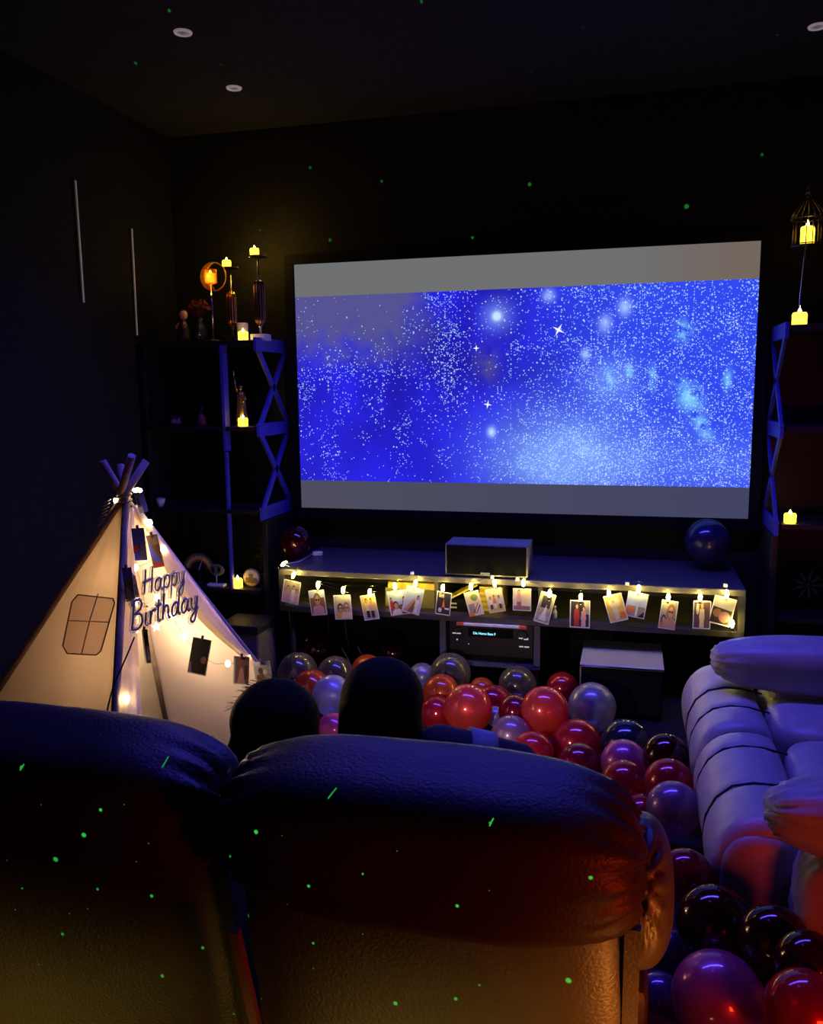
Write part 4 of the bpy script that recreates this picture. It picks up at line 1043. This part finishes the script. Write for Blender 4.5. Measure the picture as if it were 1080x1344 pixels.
def person(loc, lab, ts, hz_, arms, hairfn, extra=None, lean=0):
    """sitting on the floor; lean: the trunk's sideways slant, the head stays over loc"""
    t = thing('person', lab, 'person', loc, None)
    b = MB(); T = lambda x, y, z: Vector((x+lean*(1-min(1, z/.62)), y, z*ts))
    b.ball(T(0, 0, .12), (.17, .125, .11)); b.ball(T(0, -.01, .26), (.14, .10, .13)); b.ball(T(0, -.02, .40), (.16, .11, .13)); b.ball(T(0, -.02, .495), (.175, .085, .07))
    limb(b, [T(0, -.025, .52), (0, -.01, hz_-.10), (0, 0, hz_-.03)], [.060, .052, .05])
    b.ball((0, 0, hz_+.02), (.074, .094, .095), 20, 14); b.ball((0, .040, hz_-.045), (.052, .052, .052)); b.ball((0, .045, hz_-.085), (.028, .03, .02))
    b.ball((0, .094, hz_-.012), (.011, .018, .012)); b.tube([(0, .088, hz_+.02), (0, .098, hz_-.01)], [.007, .010], 8); b.ball((0, .084, hz_-.050), (.024, .010, .008))
    for s_ in (-1, 1):
        b.ball((.074*s_, .0, hz_-.002), (.010, .020, .030)); b.ball((.030*s_, .082, hz_+.035), (.022, .010, .008))
        hip, kn, an = Vector((.09*s_+lean, .04, .11)), Vector((.115*s_+lean*1.5, .34, .30)), Vector((.08*s_+lean*1.6, .56, .07))
        limb(b, [hip, hip.lerp(kn, .5), kn, kn.lerp(an, .35), an], [.090, .080, .062, .058, .040])
        limb(b, [an, an+Vector((.01*s_, .08, -.025)), an+Vector((.015*s_, .15, -.035))], [.038, .034, .026])
        sh_, el, wr_ = [Vector(q) for q in arms[s_]]
        limb(b, [sh_, sh_.lerp(el, .5), el, el.lerp(wr_, .4), wr_], [.056, .050, .041, .038, .027])
        hand(b, wr_, wr_-el, s_)
    body = fuse('body', b, M_skin, t, .0065, 5)
    for s_ in (-1, 1):
        part('eye', MB().ball((.030*s_, .0855, hz_+.012), (.0125, .008, .009), 12, 8), M_eye, t, world=False)
    sh = MB(); g = .011
    sh.ball(T(0, 0, .14), (.17+g, .125+g, .10)); sh.ball(T(0, -.01, .26), (.15+g, .11+g, .13)); sh.ball(T(0, -.02, .40), (.16+g, .11+g, .13+g)); sh.ball(T(0, -.02, .495), (.175+g, .085+g, .07+g))
    for s_ in (-1, 1):
        sh_, el, wr_ = [Vector(q) for q in arms[s_]]
        limb(sh, [sh_, sh_.lerp(el, .5), el, el.lerp(wr_, .4), el.lerp(wr_, .85)], [.056+g, .050+g, .043+g, .04+g, .03+g])
    fuse('shirt', sh, M_dshirt, t, .009, 4)
    tr = MB()
    tr.ball(T(0, 0, .10), (.17+g, .125+g, .09))
    for s_ in (-1, 1):
        hip, kn, an = Vector((.09*s_+lean, .04, .11)), Vector((.115*s_+lean*1.5, .34, .30)), Vector((.08*s_+lean*1.6, .56, .07))
        limb(tr, [hip, hip.lerp(kn, .5), kn, kn.lerp(an, .35), kn.lerp(an, .85)], [.09+g, .08+g, .062+g, .058+g, .045+g])
    fuse('trousers', tr, pbr('dark_denim', (.03, .035, .06), .85), t, .009, 3)
    hb = MB(); hairfn(hb, hz_); h = fuse('hair', hb, M_hair, t, .008, 4)
    if extra: extra(t)
    return t
def hair_long(hb, z):
    hb.ball((0, -.012, z+.028), (.110, .112, .100), 24, 16); hb.ball((0, -.06, z-.08), (.118, .07, .13)); hb.ball((0, -.07, z-.22), (.105, .05, .12))
    for s_ in (-1, 1): hb.ball((.082*s_, -.015, z-.06), (.032, .06, .11))
def strands(t):
    fb = MB(); z = lp.z
    for k in range(90):
        a = random.uniform(.25, PI-.25); r_ = .106; y = random.uniform(-.07, .03)
        p = Vector((r_*math.cos(a), y, z+.028+.097*math.sin(a))); q = Vector((math.cos(a+.9), random.uniform(-.3, .3), math.sin(a+.9)))
        fb.tube([p, p+q*.008+Vector((math.cos(a), 0, math.sin(a)))*.003, p+q*.017+Vector((math.cos(a), 0, math.sin(a)))*.003], [.0007, .0005, .0003], 4)
    o = part('loose_strands', fb, M_hair, t, world=False); tag(o, None, None, None, 'stuff')
def hair_bob(hb, z):
    hb.ball((0, -.010, z+.025), (.102, .110, .100), 24, 16)
    hb.tube([(0, -.025, z+.02), (0, -.03, z-.05), (0, -.035, z-.13)], [.100, .104, .100], 24)
lp = at(364, 957, D=2.07); rp = at(503, 927, D=2.07)
ts = 1.0
person((lp.x, lp.y, 0), 'person with long dark fluffy hair sitting on the floor, seen from behind nearest the teepee', .98, lp.z-.0,
       {-1: ((-.22, -.02, .47), (-.30, .06, .27), (-.20, .27, .26)), 1: ((.09, -.02, .48), (.05, .10, .27), (-.06, .27, .26))}, hair_long, strands, -.20)
def sleeve(t):
    a, b = Vector((.205, .01, .612)), Vector((.265, .03, .60))
    part('sleeve_band', MB().tube([a, b], [.071, .066], 20), M_gshirt, t, world=False, label='pale grey sleeve band')
person((rp.x, rp.y, 0), 'person with smooth dark hair sitting taller, seen from behind, arm raised toward the balloons', 1.16, rp.z-.0,
       {-1: ((-.06, -.02, .555), (-.02, .10, .33), (.10, .27, .30)), 1: ((.145, -.01, .625), (.325, .05, .585), (.25, .24, .50))}, hair_bob, sleeve, .16)

# ------------------------------------------------------------------ balloons
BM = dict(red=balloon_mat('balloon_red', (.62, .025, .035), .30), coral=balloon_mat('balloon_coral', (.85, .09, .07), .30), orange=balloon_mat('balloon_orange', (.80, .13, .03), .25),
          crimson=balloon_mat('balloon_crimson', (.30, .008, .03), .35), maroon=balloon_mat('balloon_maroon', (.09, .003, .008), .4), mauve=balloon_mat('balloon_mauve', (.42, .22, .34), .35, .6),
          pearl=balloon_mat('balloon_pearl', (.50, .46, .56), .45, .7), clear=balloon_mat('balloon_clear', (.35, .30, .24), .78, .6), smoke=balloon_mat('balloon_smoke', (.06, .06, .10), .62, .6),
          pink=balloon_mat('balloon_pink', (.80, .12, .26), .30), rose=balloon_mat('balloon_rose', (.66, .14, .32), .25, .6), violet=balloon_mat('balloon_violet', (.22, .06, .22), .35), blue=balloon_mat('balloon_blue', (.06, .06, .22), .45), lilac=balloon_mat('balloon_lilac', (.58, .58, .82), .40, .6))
# photo x, y, radius, stretch, tint, base height, label
BL = [
 (388,711,21,1.1,'maroon',KZ,'dark red balloon on the console end beside the bookcase'),
 (928,710,29,1.05,'blue',KZ,'deep blue-lit balloon on the console below the screen corner'),
 (416,853,24,1.1,'maroon',0,'very dark red balloon at the back, under the console behind the clear pair'),
 (515,857,20,1.1,'maroon',0,'dark balloon mostly hidden behind the taller person, under the console'),
 (391,882,26,1.1,'clear',0,'clear balloon with yellow light reflections nearest the teepee'),
 (440,885,24,1.05,'clear',0,'clear balloon with yellow light reflections, behind the lilac balloon'),
 (409,903,24,1.1,'orange',0,'bright orange-red balloon between the clear balloons and the person near the teepee'),
 (436,912,26,1.15,'lilac',0,'pale lilac balloon glowing white at its edge between the two people'),
 (437,958,22,1.2,'pink',0,'hot pink balloon low between the two people'),
 (482,880,21,1.1,'orange',0,'orange balloon peeking out behind the taller person, near the clear balloon'),
 (554,888,18,1.1,'pearl',0,'pale balloon mostly hidden behind the taller person, beside the orange one'),
 (591,884,27,1.15,'clear',0,'largest clear balloon with an arc of yellow reflections, below the receiver'),
 (579,909,24,1.1,'orange',0,'orange balloon in front of the largest clear balloon'),
 (573,936,22,1.1,'red',0,'red balloon against the taller person, left of the bright coral one'),
 (614,930,32,1.1,'coral',0,'bright coral balloon above the grey sleeve band'),
 (632,907,18,1.1,'orange',0,'small orange balloon behind the deep red one, under the receiver'),
 (647,924,25,1.1,'red',0,'deep red balloon immediately behind the bright coral one above the sleeve'),
 (679,899,25,1.1,'clear',0,'olive-tinted clear balloon with yellow arc below the disc case'),
 (676,934,22,1.1,'crimson',0,'dark red balloon wedged between the two bright coral balloons'),
 (650,940,13,1.1,'pearl',0,'small pale grey balloon peeking beside the bright coral one'),
 (671,966,27,1.05,'mauve',0,'dusty mauve balloon behind the end of the grey sleeve'),
 (738,903,21,1.1,'red',0,'dark red balloon behind the coral and pearl pair, nearest the subwoofer'),
 (715,932,31,1.2,'coral',0,'tall bright coral balloon touching the pearl white balloon'),
 (777,927,31,1.15,'pearl',0,'pearl white balloon just below the subwoofer'),
 (699,988,28,1.05,'red',0,'red balloon in front of the dusty mauve one, at the recliner top edge'),
 (757,976,32,1.05,'red',0,'red balloon directly below the tall coral and pearl pair'),
 (760,1004,29,1.0,'crimson',0,'crimson balloon half hidden behind the recliner headrest, below the pearl balloon'),
 (822,978,34,1.0,'smoke',0,'smoky dark clear balloon with yellow glints below the pearl one'),
 (819,1001,30,1.0,'rose',0,'rose balloon with violet sheen in front of the smoky dark one'),
 (819,1029,31,1.0,'red',0,'red balloon with violet rectangle reflection in front of the rose one'),
 (874,993,30,1.0,'maroon',0,'dark maroon balloon beside the rolled sofa front, behind the red one'),
 (878,1028,32,1.0,'red',0,'red balloon against the sofa front, behind the round mauve one'),
 (884,1061,35,1.08,'mauve',0,'round purple-mauve balloon in the gap between recliner and sofa'),
 (843,1072,30,1.05,'red',0,'red balloon half hidden by the headrest edge, beside the round mauve one'),
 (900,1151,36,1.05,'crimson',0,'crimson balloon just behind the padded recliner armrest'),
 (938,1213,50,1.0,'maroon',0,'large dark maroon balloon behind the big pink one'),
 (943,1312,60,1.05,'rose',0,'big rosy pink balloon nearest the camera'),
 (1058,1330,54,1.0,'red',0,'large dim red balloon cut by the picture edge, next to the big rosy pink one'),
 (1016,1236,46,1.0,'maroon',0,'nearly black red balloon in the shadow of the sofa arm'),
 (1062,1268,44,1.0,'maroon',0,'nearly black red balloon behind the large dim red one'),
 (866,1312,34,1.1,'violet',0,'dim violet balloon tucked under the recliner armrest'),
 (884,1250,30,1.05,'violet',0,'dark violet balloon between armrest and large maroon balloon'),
]
NEAR = {(928,710): 4.22, (878,1028): 2.72, (874,993): 2.90, (884,1061): 2.54, (1058,1330): 1.76, (1016,1236): 1.86, (1062,1268): 1.81, (938,1213): 1.97, (900,1151): 2.12}   # these lie on others, in front of the sofa end
bs = []
for (px, py, rp_, st, tint, zb, lab) in BL:
    d = ray(px, py); D0 = (zb-CAM.z)/(d.z-rp_*1.03/FPX)
    D0 = NEAR.get((px, py), D0); bs.append([D0, D0, d, rp_, zb])
for it in range(160):           # settle: nudge along depth until neighbours stop sharing space
    for i in range(len(bs)):
        for j in range(i):
            a, b = bs[i], bs[j]; pa, pb = CAM+a[2]*a[0], CAM+b[2]*b[0]
            ra, rb = a[3]*a[0]/FPX, b[3]*b[0]/FPX; dd = (pa-pb).length; ov = ra+rb-dd
            if ov > 0:
                n, f = (a, b) if a[0] < b[0] else (b, a)
                s_ = min(.006, ov*.4)
                n[0] = max(n[0]-s_, n[1]*.90); f[0] = min(f[0]+s_*.4, f[1])
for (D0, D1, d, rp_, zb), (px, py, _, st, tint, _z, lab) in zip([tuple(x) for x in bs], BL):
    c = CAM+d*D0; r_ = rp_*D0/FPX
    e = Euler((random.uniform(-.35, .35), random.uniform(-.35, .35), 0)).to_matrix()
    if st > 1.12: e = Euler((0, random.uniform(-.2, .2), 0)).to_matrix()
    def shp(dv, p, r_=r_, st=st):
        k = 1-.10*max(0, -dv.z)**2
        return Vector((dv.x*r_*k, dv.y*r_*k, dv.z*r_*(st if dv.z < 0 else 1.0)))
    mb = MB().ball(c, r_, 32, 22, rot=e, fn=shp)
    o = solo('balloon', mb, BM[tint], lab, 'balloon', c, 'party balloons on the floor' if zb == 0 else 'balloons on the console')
    kn = MB().lathe([(.003, 0), (.004, -.006), (.0075, -.013), (.006, -.014), (.001, -.010)], seg=10)
    k_ = part('knot', kn, BM[tint], o, world=False); k_.location = e @ Vector((0, 0, -r_*st+.001)); k_.rotation_euler = e.to_euler()

# ------------------------------------------------------------------ lights
def lamp(name, kind, loc, color, watts, size=.1, size_y=None, aim=None, spread=None):
    l = bpy.data.lights.new(name, kind); l.color = color; l.energy = watts
    o = bpy.data.objects.new(name, l); COL.objects.link(o); o.location = loc
    if kind == 'AREA':
        l.size = size
        if size_y: l.shape = 'RECTANGLE'; l.size_y = size_y
        if spread: l.spread = spread
    else: l.shadow_soft_size = size
    if aim is not None: o.rotation_euler = (Vector(aim)-Vector(loc)).to_track_quat('-Z', 'Y').to_euler()
    return o
lamp('blue_fill', 'AREA', (.15, -1.42, 2.90), (.075, .065, 1), 38, 2.2, .2, aim=(.15, -1.5, 0), spread=R(122))  # added unseen blue fill, makes up for light the screen's emission lacks
lamp('teepee_fill', 'POINT', (-1.02, -1.98, .55), (1, .70, .42), 6.2, .06)  # two added fills inside the tent, strengthening its string lights
lamp('teepee_fill', 'POINT', (-1.07, -2.0, .85), (1, .68, .36), 1.2, .04)
pl_ = lamp('phone_glow', 'SPOT', (-.04, -2.18, .46), (1, .88, .90), 15, .04, aim=(.05, -1.15, -.05)); pl_.data.spot_size = R(84); pl_.data.spot_blend = 1
lamp('floor_lamp_glow', 'AREA', (.30, -3.76, .05), (1, .58, .10), .27, .5, .06, aim=(.32, -3.42, .27), spread=R(72))
lamp('floor_lamp_glow', 'AREA', (-.50, -3.74, .05), (1, .66, .10), .22, .5, .06, aim=(-.5, -3.38, .26), spread=R(72))
lamp('red_lamp_glow', 'AREA', (1.40, -3.95, .62), (1, .05, .012), 5.0, .3, .2, aim=(1.25, -2.6, .38))
lamp('orange_lamp_glow', 'AREA', (.93, -3.72, .30), (1, .30, .04), .32, .12, .12, aim=(.68, -3.4, .58), spread=R(46))
for p, w in (((-1.33, -.16, 2.27), 1.6), ((-1.46, -.10, 2.21), .9), ((1.37, -.38, 2.19), .15), (MOON, .4), ((-1.42, -.43, .47), .10), ((-1.385, -.42, 1.36), .10)):
    lamp('candle_glow', 'POINT', p, (1, .62, .08), w, .02)

lamp('blue_bounce_fill', 'POINT', (.3, -2.3, 2.55), (.06, .05, 1), 2.2, .1)  # added unseen fill for the blue glow on the ceiling

# laser star projector: one tiny lamp whose beam is split into fine green dots
DOTS = [(222,14,2),(178,83,2),(290,85,1),(484,104,1),(336,18,.7),(553,2,2),(765,36,1),(697,95,1),(813,117,1),(1020,46,1),(777,169,.8),(602,212,.7),(803,226,.7),(407,220,2),(501,238,2),(695,242,2.6),(901,271,3.2),(1000,203,2),(433,315,2.2),(620,312,2.2),(530,286,.8),(341,302,1.4),(137,545,.6),
 (28,1007,2.2),(54,1056,.8),(132,1063,2.4),(163,1056,.8),(110,1096,3.4),(73,1128,3.6),(195,1107,1),(179,1131,.9),(9,1129,.9),(29,1166,1.5),(128,1167,2),(199,1176,2.4),(20,1194,1),(91,1199,.9),(115,1193,.9),(82,1226,2.2),(266,1244,2.2),(213,1281,2.4),(51,1266,1),
 (336,1092,3.2),(302,1124,1.8),(370,1097,.8),(476,1147,1.8),(405,1163,2.4),(377,1187,.9),(326,1202,2.4),(411,1238,2),(476,1226,1),(411,1271,1),(343,1311,1.2),(307,1331,1.2),(519,1317,3),(643,1080,1.8),(775,1152,2.8),(521,1117,.9),(600,1189,2.6),(642,1169,.9),(629,1293,1.6),(598,1311,2.6),(746,1287,4)]
STREAK = [(217,1000,7,-1.05),(436,1041,8,-.9),(29,1007,4,-1.0),(645,1079,5,-1.1)]
LP = Vector((.32, -5.05, 1.25))
dg = bpy.context.evaluated_depsgraph_get()
dirs = []
def hit(px, py):
    d = ray(px, py).normalized(); ok, loc, *_ = S.ray_cast(dg, CAM+d*.05, d)
    return loc if ok else None
for (px, py, s_) in DOTS:
    h_ = hit(px, py)
    if h_: dirs.append(((h_-LP).normalized(), s_*.85*(h_-CAM).length/FPX/(h_-LP).length, min(1, .15+s_*.28)*(5 if py < 320 else .6)))
for (px, py, n, a) in STREAK:
    for k in range(-n, n+1):
        h_ = hit(px+k*math.cos(a), py+k*math.sin(a))
        if h_: dirs.append(((h_-LP).normalized(), 1.2*(h_-CAM).length/FPX/(h_-LP).length*.8, .5))
ll = bpy.data.lights.new('laser_star_projector', 'POINT'); ll.shadow_soft_size = 0; ll.energy = 60; ll.color = (1, 1, 1); ll.use_nodes = True
nt = ll.node_tree; nt.nodes.clear(); out = nt.nodes.new('ShaderNodeOutputLight'); em = nt.nodes.new('ShaderNodeEmission'); nt.links.new(em.outputs[0], out.inputs[0])
em.inputs[0].default_value = (.03, 1, .12, 1)
ge = nt.nodes.new('ShaderNodeNewGeometry'); tot = None
for (d, thr, k) in dirs:
    v = nt.nodes.new('ShaderNodeVectorMath'); v.operation = 'DISTANCE'; nt.links.new(ge.outputs['Normal'], v.inputs[0]); v.inputs[1].default_value = d * LASER_SIGN
    t_ = ramp(V(nt, v.outputs['Value']), thr*1.25, thr*.6)*k
    tot = t_ if tot is None else tot.maxi(t_)
nt.links.new((tot*LASER_K).k, em.inputs[1])
lo = bpy.data.objects.new('laser_star_projector', ll); COL.objects.link(lo); lo.location = LP

# ------------------------------------------------------------------ world and view
w = bpy.data.worlds.new('dark'); S.world = w; w.use_nodes = True
w.node_tree.nodes['Background'].inputs[0].default_value = (.01, .01, .02, 1); w.node_tree.nodes['Background'].inputs[1].default_value = .02
S.view_settings.view_transform = 'Standard'; S.view_settings.look = 'None'; S.view_settings.exposure = 0; S.view_settings.gamma = 1
S.view_settings.use_curve_mapping = False
